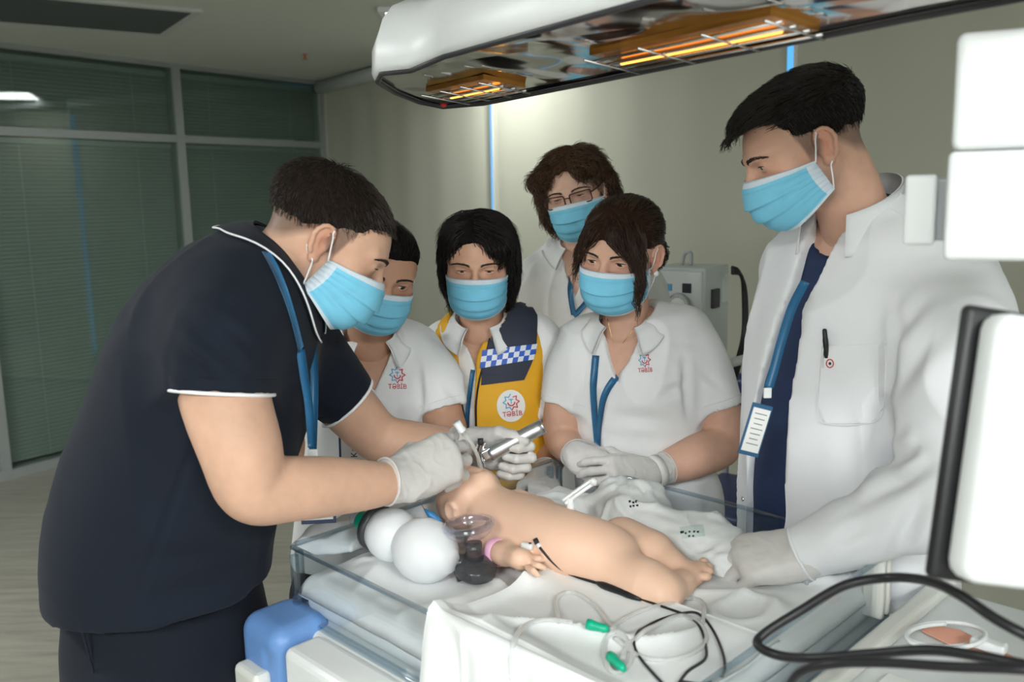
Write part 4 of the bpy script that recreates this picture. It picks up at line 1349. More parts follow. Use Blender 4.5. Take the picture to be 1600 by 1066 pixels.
def head_mesh(R, o, s, neck, skin, male, opening, stub=0.0, scalp=None, h=.0022):
    """skin of head and neck, built in head space (x right, y forward, z up; eyes at z = 0)"""
    nl = (R.T @ (np.asarray(neck) - o)) / s * (1, 1, 1 / .93)
    lo = np.minimum((-.1, -.125, -.15), nl - .07); hi = np.maximum((.1, .145, .13), nl + .07)
    F = Field(lo, hi, h)
    F.add(ell((0, -.015, .036), (.075, .099, .082)))
    F.add(ell((0, .026, -.002), (.066, .068, .074)), .03)
    F.add(ell((0, .034, -.060), (.050, .050, .052)), .03)
    for x in (-1, 1):
        j = 1.0 if male else .92
        F.add(cone((x * .057 * j, -.012, -.050), (x * .022 * j, .068, -.098), .016, .017), .03)
        F.add(ell((x * .044, .052, -.028), (.023, .022, .020)), .02)
        F.add(cone((x * .046, .068, .020), (x * .015, .088, .019), .008, .009 if male else .007), .015)
    F.add(ell((0, .078, -.100), (.020, .017, .016)), .02)
    F.add(cone((0, .086, .012), (0, .112, -.034), .0080, .0110), .012)
    for x in (-1, 1):
        F.add(ell((x * .012, .100, -.038), (.008, .011, .008)), .006)
    F.add(ell((0, .088, -.070), (.024, .010, .009)), .008)
    for x in (-1, 1):
        F.sub(ell((x * .031, .101, -.001), (.020, .018, .013)), .012)
        F.add(ell((x * .031, .0735, -.0005), (.0160, .0146, .0122)), .005)
        F.sub(ell((x * .031, .089, -.0005), (.0122, .0085, opening)), .0015)
        # ear
        e = np.array((x * .0765, -.010, -.014))
        a = math.radians(24) * x
        RE = np.array([[math.cos(a), -math.sin(a), 0], [math.sin(a), math.cos(a), 0], [0, 0, 1]])
        F.add(ell(e, (.0060, .017, .029), RE), .004)
        rim = [e + RE @ np.array((x * .0045, -.002 - .0165 * math.cos(q) * (1 if math.sin(q) > -.3 else .8), .004 + .027 * math.sin(q))) for q in np.linspace(-1.2, 3.0, 11)]
        for p, q in zip(rim[:-1], rim[1:]): F.add(cone(p, q, .0036), .002)
        F.sub(ell(e + RE @ np.array((x * .008, .004, .002)), (.006, .009, .015), RE), .003)
        F.add(ell(e + RE @ np.array((x * .002, .013, -.004)), (.005, .004, .007), RE), .003)
        F.add(ell(e + RE @ np.array((x * .001, .005, -.027)), (.005, .009, .009), RE), .004)
    rn = .056 if male else .048
    F.add(loft([(0, -.030, -.040), np.array((0, -.034, -.075)) * .55 + nl * .45 * .5 + np.array((0, -.034, -.075)) * .225, nl], [rn * .95, rn, rn * 1.12], [rn, rn, rn * 1.1], (1, 0, 0)), .025)
    V, Q = F.mesh(1)
    c = np.tile(skin, (len(V), 1))
    def tint(center, rad, col, w):
        g = w * np.exp(-(((V - center) / rad) ** 2).sum(1))[:, None]
        return c * (1 - g) + np.asarray(col) * g
    for x in (-1, 1):
        c = tint((x * .078, -.012, -.01), (.012, .03, .035), skin * (1.05, .72, .68), .7)
        c = tint((x * .045, .07, -.02), (.03, .03, .025), skin * (1.03, .86, .84), .5)
    c = tint((0, .11, -.03), (.02, .02, .02), skin * (1.03, .82, .78), .5)
    c = tint((0, .095, -.07), (.026, .015, .010), (.45, .16, .14), .8)
    if stub:
        m = np.clip((-.025 - V[:, 2]) / .03, 0, 1) * np.clip((V[:, 1] + .03) / .04, 0, 1) * np.clip((V[:, 2] + .125) / .02, 0, 1)
        c = c * (1 - stub * m[:, None]) + np.array((.16, .12, .10)) * stub * m[:, None]
    if scalp is not None:
        c = scalp(V, c)
    return V, Q, c

def strands(V, Q, flow, n, L, r=.0006, lift=.004, seed=0, col=(.02, .014, .011), var=.5, steps=4, keep=None, curl=0.0):
    """hair locks combed along a surface; all in head space"""
    g = np.random.default_rng(seed)
    A = np.linalg.norm(np.cross(V[Q[:, 2]] - V[Q[:, 0]], V[Q[:, 3]] - V[Q[:, 1]]), axis=1)
    bv = bvh_of(V, Q)
    NN = vnormals(V, Q)
    f = g.choice(len(Q), n, p=A / A.sum())
    w = g.dirichlet((1, 1, 1, 1), n)
    P0 = (V[Q[f]] * w[..., None]).sum(1)
    if keep is not None:
        k = np.array([keep(p) for p in P0]); P0, f = P0[k], f[k]; n = len(P0)
    ll = np.array([(L(p) if callable(L) else L) for p in P0]) * g.uniform(.65, 1.15, n)
    ph = g.uniform(0, 6.28, n); lf = g.uniform(.4, 1.0, n)
    nn = NN[Q[f, 0]]
    cur = P0.copy(); pts = [P0 - nn * .002]
    for k in range(steps):
        d = np.array([flow(p) for p in cur]) + g.normal(0, .12, (n, 3))
        d = d - nn * (d * nn).sum(1, keepdims=True) * .75
        d /= np.linalg.norm(d, axis=1, keepdims=True) + 1e-9
        if curl:
            d = d + curl * np.cross(d, nn) * np.sin(ph + k * 1.6)[:, None]
            d /= np.linalg.norm(d, axis=1, keepdims=True) + 1e-9
        cur = cur + d * (ll / steps)[:, None]
        for i in range(n):
            q = bv.find_nearest(Vector(cur[i]))
            m = np.array(q[1]); h = (cur[i] - np.array(q[0])) @ m
            t = lift * (k + 1) / steps * lf[i]
            if h < t: cur[i] += m * (t - h)
            nn[i] = m
        pts.append(cur.copy())
    p = np.stack(pts, 1)                               # n, m, 3
    m = p.shape[1]
    T = np.gradient(p, axis=1); T /= np.linalg.norm(T, axis=-1, keepdims=True) + 1e-9
    u = np.cross(T, np.array((.31, .22, .92))); u /= np.linalg.norm(u, axis=-1, keepdims=True) + 1e-9
    v = np.cross(T, u)
    rad = (np.linspace(r, r * .25, m)[None] * g.uniform(.8, 1.4, (n, 1)))[..., None]
    ring_ = [p + rad * (math.cos(a) * u + math.sin(a) * v) for a in (0, 2.094, 4.189)]
    VV = np.stack(ring_, 2).reshape(-1, 3)             # index ((i*m)+j)*3+k
    i, j, k = np.meshgrid(np.arange(n), np.arange(m - 1), np.arange(3), indexing='ij')
    a0 = (i * m + j) * 3 + k; a1 = (i * m + j) * 3 + (k + 1) % 3
    FF = np.stack([a0, a1, a1 + 3, a0 + 3], -1).reshape(-1, 4)
    CC = np.repeat(np.asarray(col)[None] * g.uniform(1 - var, 1 + var, (n, 1)), m * 3, 0)
    return VV, FF, CC

def mask_mesh(bv):
    """pleated surgical mask in head space"""
    nu, nv = 41, 45
    u = np.linspace(-1, 1, nu)[:, None]; v = np.linspace(0, 1, nv)[None, :]
    kv = np.linspace(0, 1, 6)
    cy = np.interp(v, kv, (.113, .128, .131, .126, .112, .086)); cz = np.interp(v, kv, (-.012, -.034, -.058, -.083, -.108, -.130))
    sy = .016 - .010 * v; sz = -.030 - .060 * v
    w = np.cos(u * math.pi / 2) ** .72
    x = .0735 * np.sin(u * math.pi / 2) * (1 - .06 * v)
    y = sy + (cy - sy) * w
    z = sz + (cz - sz) * w ** 1.1
    saw = (v * 4.0 - .7) % 1.0
    pl = np.where((v > .17) & (v < .93), (saw - .5) * .0058, 0) * np.clip(1.15 - np.abs(u), .25, 1)
    gather = .0014 * np.sin(v * 46) * np.clip((np.abs(u) - .55) / .45, 0, 1)
    d = np.stack([np.sin(u * 1.45) * np.ones_like(v), np.cos(u * 1.45) * np.ones_like(v), -.25 * np.ones_like(u * v)], -1)
    G = np.stack([x, y, z], -1) + d * (pl + gather)[..., None]
    fl = push_out(G.reshape(-1, 3), bv, .0032)
    G = fl.reshape(nu, nv, 3)
    V, Fc = sheet_solid(G, -(d * .0016).reshape(-1, 3))
    f = grid_faces(nu, nv)
    m = np.zeros(len(Fc), int)
    jv = (f[:, 0] % nv); iu = f[:, 0] // nv
    wb = (jv < 4) | (iu < 1) | (iu > nu - 3) | (jv > nv - 4)
    m[:len(f)] = wb; m[len(f):] = 1
    # a stitched line is left blue in the white nose band
    return V, Fc, m, G

def make_head(T, spec):
    s = spec.get('s', 1.0); R = basis(spec['f'], spec.get('up', (0, 0, 1)))
    lp = np.asarray(spec['anchor'], float)
    rel = s * (R @ lp)
    o = P(spec['px'][0], spec['px'][1], spec['Y'] + rel[1]) - rel
    def tw(V):
        V = np.array(V, float)
        V[..., 2] *= np.where(V[..., 2] > 0, .85, .93)
        return o + s * (V @ R.T)
    skin = spec.get('skin', SKIN)
    V, Q, c = head_mesh(R, o, s, spec['neck'], skin, spec.get('male', False), spec.get('open', .0042), spec.get('stub', 0), spec.get('scalp'))
    bv = bvh_of(V, Q)
    # eyes
    ga = nrm(spec.get('gaze', (0, 1, -.35)))
    for x in (-1, 1):
        c0 = np.array((x * .031, .0735, -.0005))
        pr = [(-.0125 * math.cos(a), .0125 * math.sin(a)) for a in np.radians([2, 25, 60, 90, 120, 135, 149, 151, 161, 167, 173, 178])]
        v, fc = lathe(c0, ga, pr, 20)
        mi = []
        for q in fc:
            k = max(q) // 20
            mi.append(0 if k <= 6 else (1 if k <= 9 else 2))
        put('eye', mesh_from('eye', tw(v), fc, [M['eye_white'], M['iris'], M['pupil']], mi), T)
        op = spec.get('open', .0042)
        lash = [c0 + np.array((.0130 * t, 0, op * (math.sqrt(max(0, 1 - t * t)) * .95) - .0002)) for t in np.linspace(-1, 1, 11)]
        lash = [c0 + nrm(p - c0 + np.array((0, math.sqrt(max(1e-9, .0146 ** 2 - ((p - c0) ** 2).sum())), 0))) * .0149 for p in lash]
        quick('eyelashes', (tw(tube(lash, [.0003, .0011, .0012, .0012, .0006], 5)[0]), tube(lash, [.0003, .0011, .0012, .0012, .0006], 5)[1]), M['lash'], T, smooth=True)
        # brow of short hairs
        bt = spec.get('brow', .0034)
        path = np.array([(x * .012, .1, .017), (x * .022, .1, .0205), (x * .034, .095, .0225), (x * .046, .085, .0195), (x * .053, .075, .015)])
        path = catmull(path, 4)
        path = np.array([np.array(bv.find_nearest(Vector(p))[0]) for p in path])
        vs_, fs_ = [], []
        gq = np.random.default_rng(5)
        hairs = []
        for k in range(len(path) - 1):
            for _ in range(9):
                t = gq.uniform(); b = path[k] * (1 - t) + path[k + 1] * t
                wq = bt * (1 - .55 * k / len(path)) * gq.uniform(-1, 1)
                b = b + np.array((0, 0, wq))
                q = bv.find_nearest(Vector(b)); b = np.array(q[0]); nn = np.array(q[1])
                e = nrm(path[k + 1] - path[k]) * .006 + np.array((0, 0, .0018 - wq * .4))
                hairs.append(tube([b, b + e * .5 + nn * .0013, b + e + nn * .0007], [.0006, .0005, .0002], 3, cap=False))
        hv, hf = merge(hairs)
        quick('eyebrow', (tw(hv), hf), M['brow'], T, smooth=True)
    # mask with ear loops
    mv, mf, mi, G = mask_mesh(bv)
    mo = put('face_mask', mesh_from('face_mask', tw(mv), mf, [M['mask_blue'], M['mask_white']], mi), T, label='pale blue pleated surgical face mask')
    for x, iu in ((-1, 0), (1, -1)):
        a, b = G[iu, 2], G[iu, -3]
        for lp_ in ([a, a * .5 + np.array((x * .0785, -.002, .013)) * .5 + np.array((x * .003, 0, 0)), (x * .0790, -.003, .013), (x * .0745, -.016, .017), (x * .070, -.026, .010)],
                    [b, b * .5 + np.array((x * .0785, -.003, -.046)) * .5 + np.array((x * .002, 0, 0)), (x * .0785, -.004, -.046), (x * .073, -.016, -.040), (x * .069, -.024, -.030)]):
            pts = catmull(lp_, 5)
            pts[:12] = push_out(pts[:12], bv, .0014)
            lv, lf = tube(pts, .0013, 6)
            quick('ear_loop', (tw(lv), lf), M['elastic'], mo, smooth=True)
    # hair
    hs = spec['hair']
    Fh = Field((-.13, -.16, -.2), (.13, .15, .17), .0036)
    for pr, k in hs['prims']: Fh.add(pr, k)
    for pr, k in hs.get('subs', []): Fh.sub(pr, k)
    if 'cut' in hs: Fh.cut(hs['cut'])
    hv, hq = Fh.mesh(1)
    N = vnormals(hv, hq)
    hv = hv + N * (hs.get('bumpy', .002) * vnoise(hv * np.array((70, 70, 70)), 3) + hs.get('bumpy', .002) * .6 * vnoise(hv * 150, 4))[:, None]
    hc_ = np.asarray(hs['col'])
    ho = put('hair', mesh_from('hair', tw(hv), hq, M['hair_bulk'], col=np.tile(hc_, (len(hv), 1))), T)
    for st in hs['strands']:
        sv, sf, sc = strands(hv, hq, **st)
        put('hair_strands', mesh_from('hair_strands', tw(sv), sf, M['hair'], col=sc), ho, kind='stuff')
    return dict(R=R, o=o, s=s, tw=tw, bv=bv, V=tw(V), Q=Q, c=c, T=T)

# ------------------------------------------------------------------ hands in gloves
def hand_mesh(w, d, back, thumb, curls, s=1.0, spread=(6, 2, -3, -8), tpts=None, cuff=.055, rc=(.029, .034), h=.0025, dcuff=None):
    Y = nrm(d); Z = nrm(np.asarray(back) - Y * (np.asarray(back) @ Y)); X = np.cross(Y, Z)
    if X @ np.asarray(thumb) < 0: X = -X
    R = np.stack([X, Y, Z], 1)
    cd_ = np.array((0, -1, 0.0)) if dcuff is None else nrm(R.T @ np.asarray(dcuff))
    base = [(.030, .090, .000), (.010, .096, .003), (-.010, .092, .001), (-.028, .083, -.004)]
    lens = [(.043, .026, .022), (.047, .030, .023), (.044, .028, .023), (.034, .021, .020)]
    F = Field((-.11, -.11, -.13), (.12, .21, .06), h)
    for b in base:
        F.add(cone((b[0] * .62, .004, 0), b, .021, .0135), .016)
    F.add(ell((.026, .036, -.012), (.019, .034, .017)), .012)
    F.add(ell((-.024, .040, -.010), (.014, .036, .015)), .012)
    tp = tpts or [(.026, .020, -.010), (.052, .052, -.022), (.056, .084, -.030), (.050, .108, -.034)]
    F.add(cone(tp[0], tp[1], .0155, .0128), .010)
    F.add(cone(tp[1], tp[2], .0122, .0108), .004)
    F.add(cone(tp[2], tp[3], .0108, .0082), .003)
    for (b, L, cu, sp) in zip(base, lens, curls, spread):
        p = np.array(b, float); a = 0.0
        r = .0104
        for l, q in zip(L, cu):
            a += math.radians(q)
            sg = math.radians(sp) * max(0, math.cos(a))
            n = p + l * np.array((math.sin(sg), math.cos(a) * math.cos(sg), -math.sin(a)))
            F.add(cone(p, n, r, r * .90), .0035)
            p, r = n, r * .91
    e = cd_ * cuff
    F.add(cone((0, .004, 0), e * .5, .0265, rc[0] / s), .012)
    F.add(cone(e * .5, e, rc[0] / s, rc[1] / s), .006)
    F.plane(e * .98, cd_)
    V, Q = F.mesh(1)
    V = wrinkle(V, Q, .0011, 55, (1, 1, 1), seed=4, warp=.8)
    tw = lambda v: np.asarray(w, float) + s * (np.asarray(v) @ R.T)
    ref = nrm(np.cross(cd_, (1, 0, 0.2)))
    ref2 = np.cross(cd_, ref)
    bead = [e * .97 + (rc[1] / s + .0003) * (math.cos(a) * ref + math.sin(a) * ref2) for a in np.linspace(0, 2 * math.pi, 33)[:-1]]
    bv_, bf_ = tube(np.array(bead), .0018, 6, closed=True)
    return tw(V), Q, tw(bv_), bf_
def glove(T, **k):
    m = k.pop('mat', M['glove'])
    V, Q, bv_, bf_ = hand_mesh(**k)
    g = put('glove', mesh_from('glove', V, Q, m), T)
    quick('cuff_bead', (bv_, bf_), m, g, smooth=True)
    return g

# ------------------------------------------------------------------ limbs, clothes
def limb(pts, rads, h=.0055, cutend=None):
    pts = np.asarray(pts, float)
    m = max(rads) + .03
    F = Field(pts.min(0) - m, pts.max(0) + m, h)
    q = catmull(np.concatenate([pts, np.asarray(rads)[:, None]], 1), 4)
    for a, b in zip(q[:-1], q[1:]): F.add(cone(a[:3], b[:3], a[3], b[3]), .006)
    return F.mesh(2)
def torso_pts(st, Y, ratio=.72):
    pts = [P(u, v, (y if y else Y)) for u, v, hp, y in st]
    rx = [hp * (y if y else Y) / FPX for u, v, hp, y in st]
    return pts, rx
def garment(pts, rx, ry, side, sleeves, hem_z, h=.0055, amp=.003, seed=1, creases=(), cutfn=None, k=.045, extra=(), subs=(), scale=11, hemn=(0, 0, -1), hemp=None):
    A = [np.asarray(p) for p in pts]
    al = A + [np.asarray(q) for s in sleeves for q in s['pts']]
    m = max(max(rx), max(ry)) + .05
    lo = np.minimum(np.min(A, 0) - m, np.min(al, 0) - .11); hi = np.maximum(np.max(A, 0) + m, np.max(al, 0) + .11)
    F = Field(lo, hi, h)
    F.add(loft(pts, rx, ry, side))
    for pr, kk in extra: F.add(pr, kk)
    for s in sleeves:
        F2 = Field(np.min(s['pts'], 0) - .13, np.max(s['pts'], 0) + .13, h)
        q = np.asarray(s['pts'], float); r = s['r']
        cq = catmull(np.concatenate([q, np.asarray(r)[:, None]], 1), 4)
        # grow the sleeve on the same lattice, cut its mouth square, hollow it a little
        end = q[-1]; dn = nrm(q[-1] - q[-2])
        def fn(p, cq=cq, end=end, dn=dn, r=r, q=q):
            d = None
            for a, b in zip(cq[:-1], cq[1:]):
                e = cone(a[:3], b[:3], a[3], b[3])[0](p)
                d = e if d is None else np.minimum(d, e)
            pl = (p - end.astype(np.float32)) @ dn.astype(np.float32)
            d = np.maximum(d, pl)
            inner = np.maximum(np.sqrt((((p - end.astype(np.float32)) - pl[..., None] * dn.astype(np.float32)) ** 2).sum(-1)) - (r[-1] - .0095), -pl - .03)
            return np.maximum(d, -inner)
        mm = max(r)
        F.add((fn, q.min(0) - mm, q.max(0) + mm), k)
    for pr, kk in subs: F.sub(pr, kk)
    F.plane(hemp if hemp is not None else (0, 0, hem_z), hemn)
    if cutfn: F.cut(cutfn)
    V, Q = F.mesh(2)
    V = wrinkle(V, Q, amp, scale, (1, 1, .5), creases, seed)
    return V, Q
def trousers(T, hipc, rgt, fwd, feet, mat_, r=.088, hz_=None, top=None, spreadr=.085, cuff_r=.055):
    parts = []
    lo = np.minimum(np.asarray(hipc) - .28, np.min(feet, 0) - .16); hi = np.maximum(np.asarray(hipc) + .28, np.max(feet, 0) + .16)
    lo[2] = .04; hi[2] = hipc[2] + .15
    F = Field(lo, hi, .012)
    F.add(loft([np.asarray(hipc) + UPV * .12, np.asarray(hipc), np.asarray(hipc) - UPV * .10], [spreadr * 1.75, spreadr * 1.9, spreadr * 1.6], [r * 1.25, r * 1.35, r * 1.1], rgt))
    for sg, ft in zip((1, -1), feet):
        a = np.asarray(hipc) + rgt * sg * spreadr - UPV * .03; b = np.asarray(ft) + UPV * .06
        kn = a * .5 + b * .5 + fwd * .02
        q = catmull(np.concatenate([np.array([a, kn, b]), np.array([[r * 1.1], [r * .82], [cuff_r + .008]])], 1), 4)
        for x, y in zip(q[:-1], q[1:]): F.add(cone(x[:3], y[:3], x[3], y[3]), .03)
    V, Q = F.mesh(2)
    V = wrinkle(V, Q, .004, 9, (1, 1, .6), seed=9)
    put('trousers', mesh_from('trousers', V, Q, mat_), T)
    for ft in feet:
        f = np.asarray(ft, float)
        F = Field(f - (.22, .22, .02), f + (.22, .22, .14), .010)
        F.add(cone(f + fwd * -.05 + UPV * .045, f + fwd * .15 + UPV * .032, .042, .036)); F.add(cone(f + UPV * .05, f + UPV * .10, .042, .045), .02)
        F.plane(f + UPV * .002, (0, 0, -1))
        V, Q = F.mesh(1)
        so = put('shoe', mesh_from('shoe', V, Q, M['shoe']), T)
def smooth_grid(W_, it=4):
    for _ in range(it):
        a = W_.copy()
        a[1:-1] = .5 * W_[1:-1] + .25 * (W_[:-2] + W_[2:])
        b = a.copy()
        b[:, 1:-1] = .5 * a[:, 1:-1] + .25 * (a[:, :-2] + a[:, 2:])
        W_ = b
    return W_
def collar(O, R, bv, r_in=.064, top=(.052, .016), bot=(-.004, -.050), flare=.030, gap=26, tip=.030, yshift=.010, tk=.0035, rise=0.0):
    n, mrow = 61, 9
    th = np.radians(np.linspace(gap, 360 - gap, n))
    fr = (1 + np.cos(th)) / 2                        # 1 in front, 0 behind
    g = np.zeros((n, mrow, 3))
    for j in range(mrow):
        t = j / (mrow - 1)
        zt = top[0] + (top[1] - top[0]) * fr ** 1.3; zb = bot[0] + (bot[1] - bot[0]) * fr ** 3
        rr = r_in + flare * (t ** .8) + .007 * math.sin(math.pi * min(1, t * 2.4)) * (t < .45)
        z = zt + (zb - zt) * t
        spread_ = tip * t * fr ** 6
        x = np.sin(th) * (rr + spread_); y = np.cos(th) * (rr + spread_ * .2) + yshift * fr
        g[:, j] = np.stack([x, y, z], -1)
    W_ = np.asarray(O) + g.reshape(-1, 3) @ R.T
    W_ = smooth_grid(push_out(W_, bv, .005).reshape(n, mrow, 3))
    N = np.cross(np.gradient(W_, axis=0), np.gradient(W_, axis=1)); N /= np.linalg.norm(N, axis=-1, keepdims=True) + 1e-9
    c = W_.reshape(-1, 3).mean(0)
    if (N * (W_ - c)).sum() < 0: N = -N
    V, Fc = sheet_solid(W_, (N * tk).reshape(-1, 3))
    edge = np.concatenate([W_[0, :], W_[:, -1], W_[-1, ::-1]]) + .0
    return V, Fc, edge, W_, N

def hairline(ys, zs, rec=0.0):
    def fn(p):
        hl = np.interp(p[..., 1], ys, zs).astype(np.float32)
        return hl + rec * np.abs(p[..., 0]) * (p[..., 1] > .04) - p[..., 2]
    return fn
def towards(c, bias=(0, 0, 0), k=1.0):
    c = np.asarray(c); b = np.asarray(bias)
    return lambda p: nrm(p - c) * k + b
def parted(x0, out=1.0, fwd=.0, down=1.0):
    def f(p):
        top = np.clip((p[2] - .06) / .06, 0, 1)
        return np.array(((1 if p[0] > x0 else -1) * (out * top + .05), fwd * top + .05, -down * (1 - .5 * top)))
    return f
BLACK, DARK, BROWN, BROWN2 = (.010, .008, .008), (.020, .014, .011), (.075, .040, .022), (.038, .019, .012)
BACKY, BACKZ = [-.13, -.10, -.06, -.03, -.012, .004, .018, .026, .04, .06, .08, .12], None
def scalp_fade(hlz, dark, amt):
    ys = np.array(BACKY)
    def f(V, c):
        hl = np.interp(V[:, 1], ys, hlz)
        m = np.clip((V[:, 2] - hl + .022) / .022, 0, 1) * amt * (np.abs(V[:, 0]) < .079) * (V[:, 1] < .03)
        return c * (1 - m[:, None]) + np.asarray(dark) * m[:, None]
    return f

def body_mesh(T, heads, pts, rx, ry, side, arms, skin, shrink=.014):
    Vs, Qs, Cs, n = [heads['V']], [heads['Q']], [heads['c']], len(heads['V'])
    A = np.asarray(pts)
    m = max(max(rx), max(ry)) + .03
    F = Field(A.min(0) - m, A.max(0) + m, .014)
    F.add(loft(pts, np.asarray(rx) - shrink, np.asarray(ry) - shrink, side))
    L = [F.mesh(2)]
    for a in arms:
        r_ = list(a[1]); r_[-1] *= .72; r_[-2] *= .94
        L.append(limb(a[0], r_))
    for V, Q in L:
        Vs.append(V); Qs.append(Q + n); n += len(V)
        c = np.tile(skin, (len(V), 1)) * (1 + .06 * vnoise(V * 22, 2)[:, None])
        Cs.append(c)
    return put('body', mesh_from('body', np.concatenate(Vs), np.concatenate(Qs), M['skin'], col=np.concatenate(Cs)), T)

def star_logo(c, unit, bv, par, text=True, skew=0.0, off=.0035, round_patch=False, tilt=0.0):
    """eight-pointed star emblem over the word, wrapped on the cloth; unit = pixels per emblem radius"""
    ca, sa = math.cos(tilt), math.sin(tilt)
    ex = np.array((ca, sa)) * unit * (1 - skew); ey = np.array((sa, -ca)) * unit
    lines = []
    pts = []
    for k in range(16):
        a = math.pi / 8 * k + math.pi / 2
        r = 1.0 if k % 2 == 0 else .66
        pts.append((r * math.cos(a), r * math.sin(a)))
    def strokes(seq, w, closed=True):
        P2, Fc = [], []
        n = len(seq)
        for i in range(n if closed else n - 1):
            a, b = np.array(seq[i]), np.array(seq[(i + 1) % n])
            d = (b - a) / (np.linalg.norm(b - a) + 1e-9); nn = np.array((-d[1], d[0])) * w
            k = len(P2)
            P2 += [a - nn - d * w * .5, b - nn + d * w * .5, b + nn + d * w * .5, a + nn - d * w * .5]
            Fc.append((k, k + 1, k + 2, k + 3))
        return np.array(P2), Fc
    red = [strokes(pts[8:], .06, False)]
    blue = [strokes(pts[:9], .06, False)]
    cr = [(.42 * math.cos(a), .42 * math.sin(a) - .02) for a in np.linspace(math.pi * 1.02, math.pi * 1.98, 12)]
    red.append(strokes(cr, .07, False))
    blue.append(strokes([(0, .45), (0, -.2)], .05, False)); blue.append(strokes([(-.28, .38), (0, .22), (.28, .38)], .05, False))
    for nm_, L, m_ in (('emblem_red', red, M['red_print']), ('emblem_blue', blue, M['blue_print'])):
        V2, Fc = merge([(np.c_[a, np.zeros(len(a))], f) for a, f in L])
        quick(nm_, print_px(V2, Fc, c, ex, ey, bv, off), m_, par)
    if text:
        V2, Fc = text_mesh('TƏBİB', .86)
        if len(V2):
            V2 = V2 * (.98, 1, 1)
            quick('lettering', print_px(V2, Fc, np.asarray(c) - ey * 1.72, ex, ey, bv, off), M['red_print'], par)
def tube_px(pts, bv, r, off=.001, n=6, seg=6):
    c = catmull(np.asarray(pts, float), n)
    return tube(np.array([hit(u, v, bv, off)[0] for u, v in c]), r, seg)
def badge(T, c, ex, ey, n, w, h, lines=(), frame_mat=None, paper=None):
    """card holder with frame"""
    R = np.stack([nrm(ex), nrm(ey), nrm(np.cross(ex, ey))], 1)
    b = quick('badge', box(c, (w, h, .004), R, .0015), frame_mat or M['navy_frame'], T)
    quick('card', box(c + R[:, 2] * .0022, (w * .84, h * .84, .0012), R), M['paper'], b)
    return b, R

# ------------------------------------------------------------------ 1. instructor in navy polo, bent over the manikin
skin1 = np.array((.66, .41, .29))
fw = nrm((.97, .22, 0)); rg = np.cross(fw, UPV)
st = [(408, 418, 52, 0), (392, 440, 84, 0), (368, 490, 126, 0), (336, 570, 160, 0), (300, 680, 168, 0), (264, 790, 174, 0), (250, 880, 178, 0), (250, 950, 172, 0), (256, 1040, 168, 0)]
pts, ry = torso_pts(st, 1.43)
rx = [.085, .135, .185, .195, .19, .19, .19, .185, .18]
base = P(250, 990, 1.43)
T1 = thing('person', 'man in navy polo shirt bending over the manikin with laryngoscope and tube', 'person', (base[0], base[1], 0))
hl1 = [-.060, -.052, -.030, .004, .018, -.018, -.016, .028, .046, .060, .070, .072]
h1 = make_head(T1, dict(f=(fw[0] * .79, fw[1] * .79, -.61), up=(0, 0, 1), anchor=(.031, .0735, 0), px=(577, 414), Y=1.43, s=1.0, neck=P(428, 436, 1.43), male=True,
     skin=skin1, stub=.35, open=.0022, gaze=(0, 1, -.6), scalp=scalp_fade(hl1, (.10, .065, .05), .75), brow=.0042,
     hair=dict(prims=[(ell((0, -.016, .041), (.0785, .104, .083)), 0)], cut=hairline(BACKY, hl1, .10), col=DARK, bumpy=.0008,
               strands=[dict(flow=towards((0, -.03, .10), (0, .5, -.3)), n=5200, L=lambda p: .010 + .010 * np.clip((p[2] - .05) / .06, 0, 1), r=.0007, lift=.006, col=(.030, .021, .016), seed=1, steps=3, var=.7)])))
wr1, wl1 = P(628, 750, 1.375), P(738, 697, 1.63)
armR = ([P(352, 490, 1.30), P(348, 600, 1.26), P(376, 700, 1.22), P(396, 764, 1.22), P(450, 764, 1.25), P(520, 760, 1.30), P(590, 757, 1.345), wr1], [.070, .063, .056, .047, .046, .043, .036, .030])
armL = ([P(478, 566, 1.60), P(545, 636, 1.63), P(592, 684, 1.66), P(640, 694, 1.65), P(700, 697, 1.64), wl1], [.062, .052, .046, .043, .036, .029])
body_mesh(T1, h1, pts[:6], rx[:6], ry[:6], rg, [armR, armL], skin1)
cre = [(P(290, 500, 1.24), P(400, 590, 1.2), .012, .006), (P(330, 500, 1.2), P(415, 560, 1.2), .010, .005), (P(270, 540, 1.24), P(340, 600, 1.2), .010, .004),
       (P(215, 880, 1.26), P(400, 860, 1.3), .02, .005), (P(330, 620, 1.25), P(195, 990, 1.25), .006, .003), (P(240, 930, 1.25), P(420, 900, 1.3), .02, .005)]
hemc = P(250, 975, 1.25)
V, Q = garment(pts, rx, ry, rg, [dict(pts=[P(372, 478, 1.34), P(352, 530, 1.27), P(346, 614, 1.255)], r=[.085, .079, .073]),
               dict(pts=[P(440, 520, 1.56), P(492, 578, 1.61), P(543, 630, 1.63)], r=[.085, .072, .060])], 0,
               hemp=P(230, 972, 1.28), hemn=(.06, 0, -1), amp=.0055, seed=3, creases=cre, k=.05, scale=8)
bv1 = bvh_of(V, Q)
SH1 = (V, Q)
put('polo_shirt', mesh_from('polo_shirt', V, Q, M['navy_knit']), T1, label='navy short sleeved polo shirt')
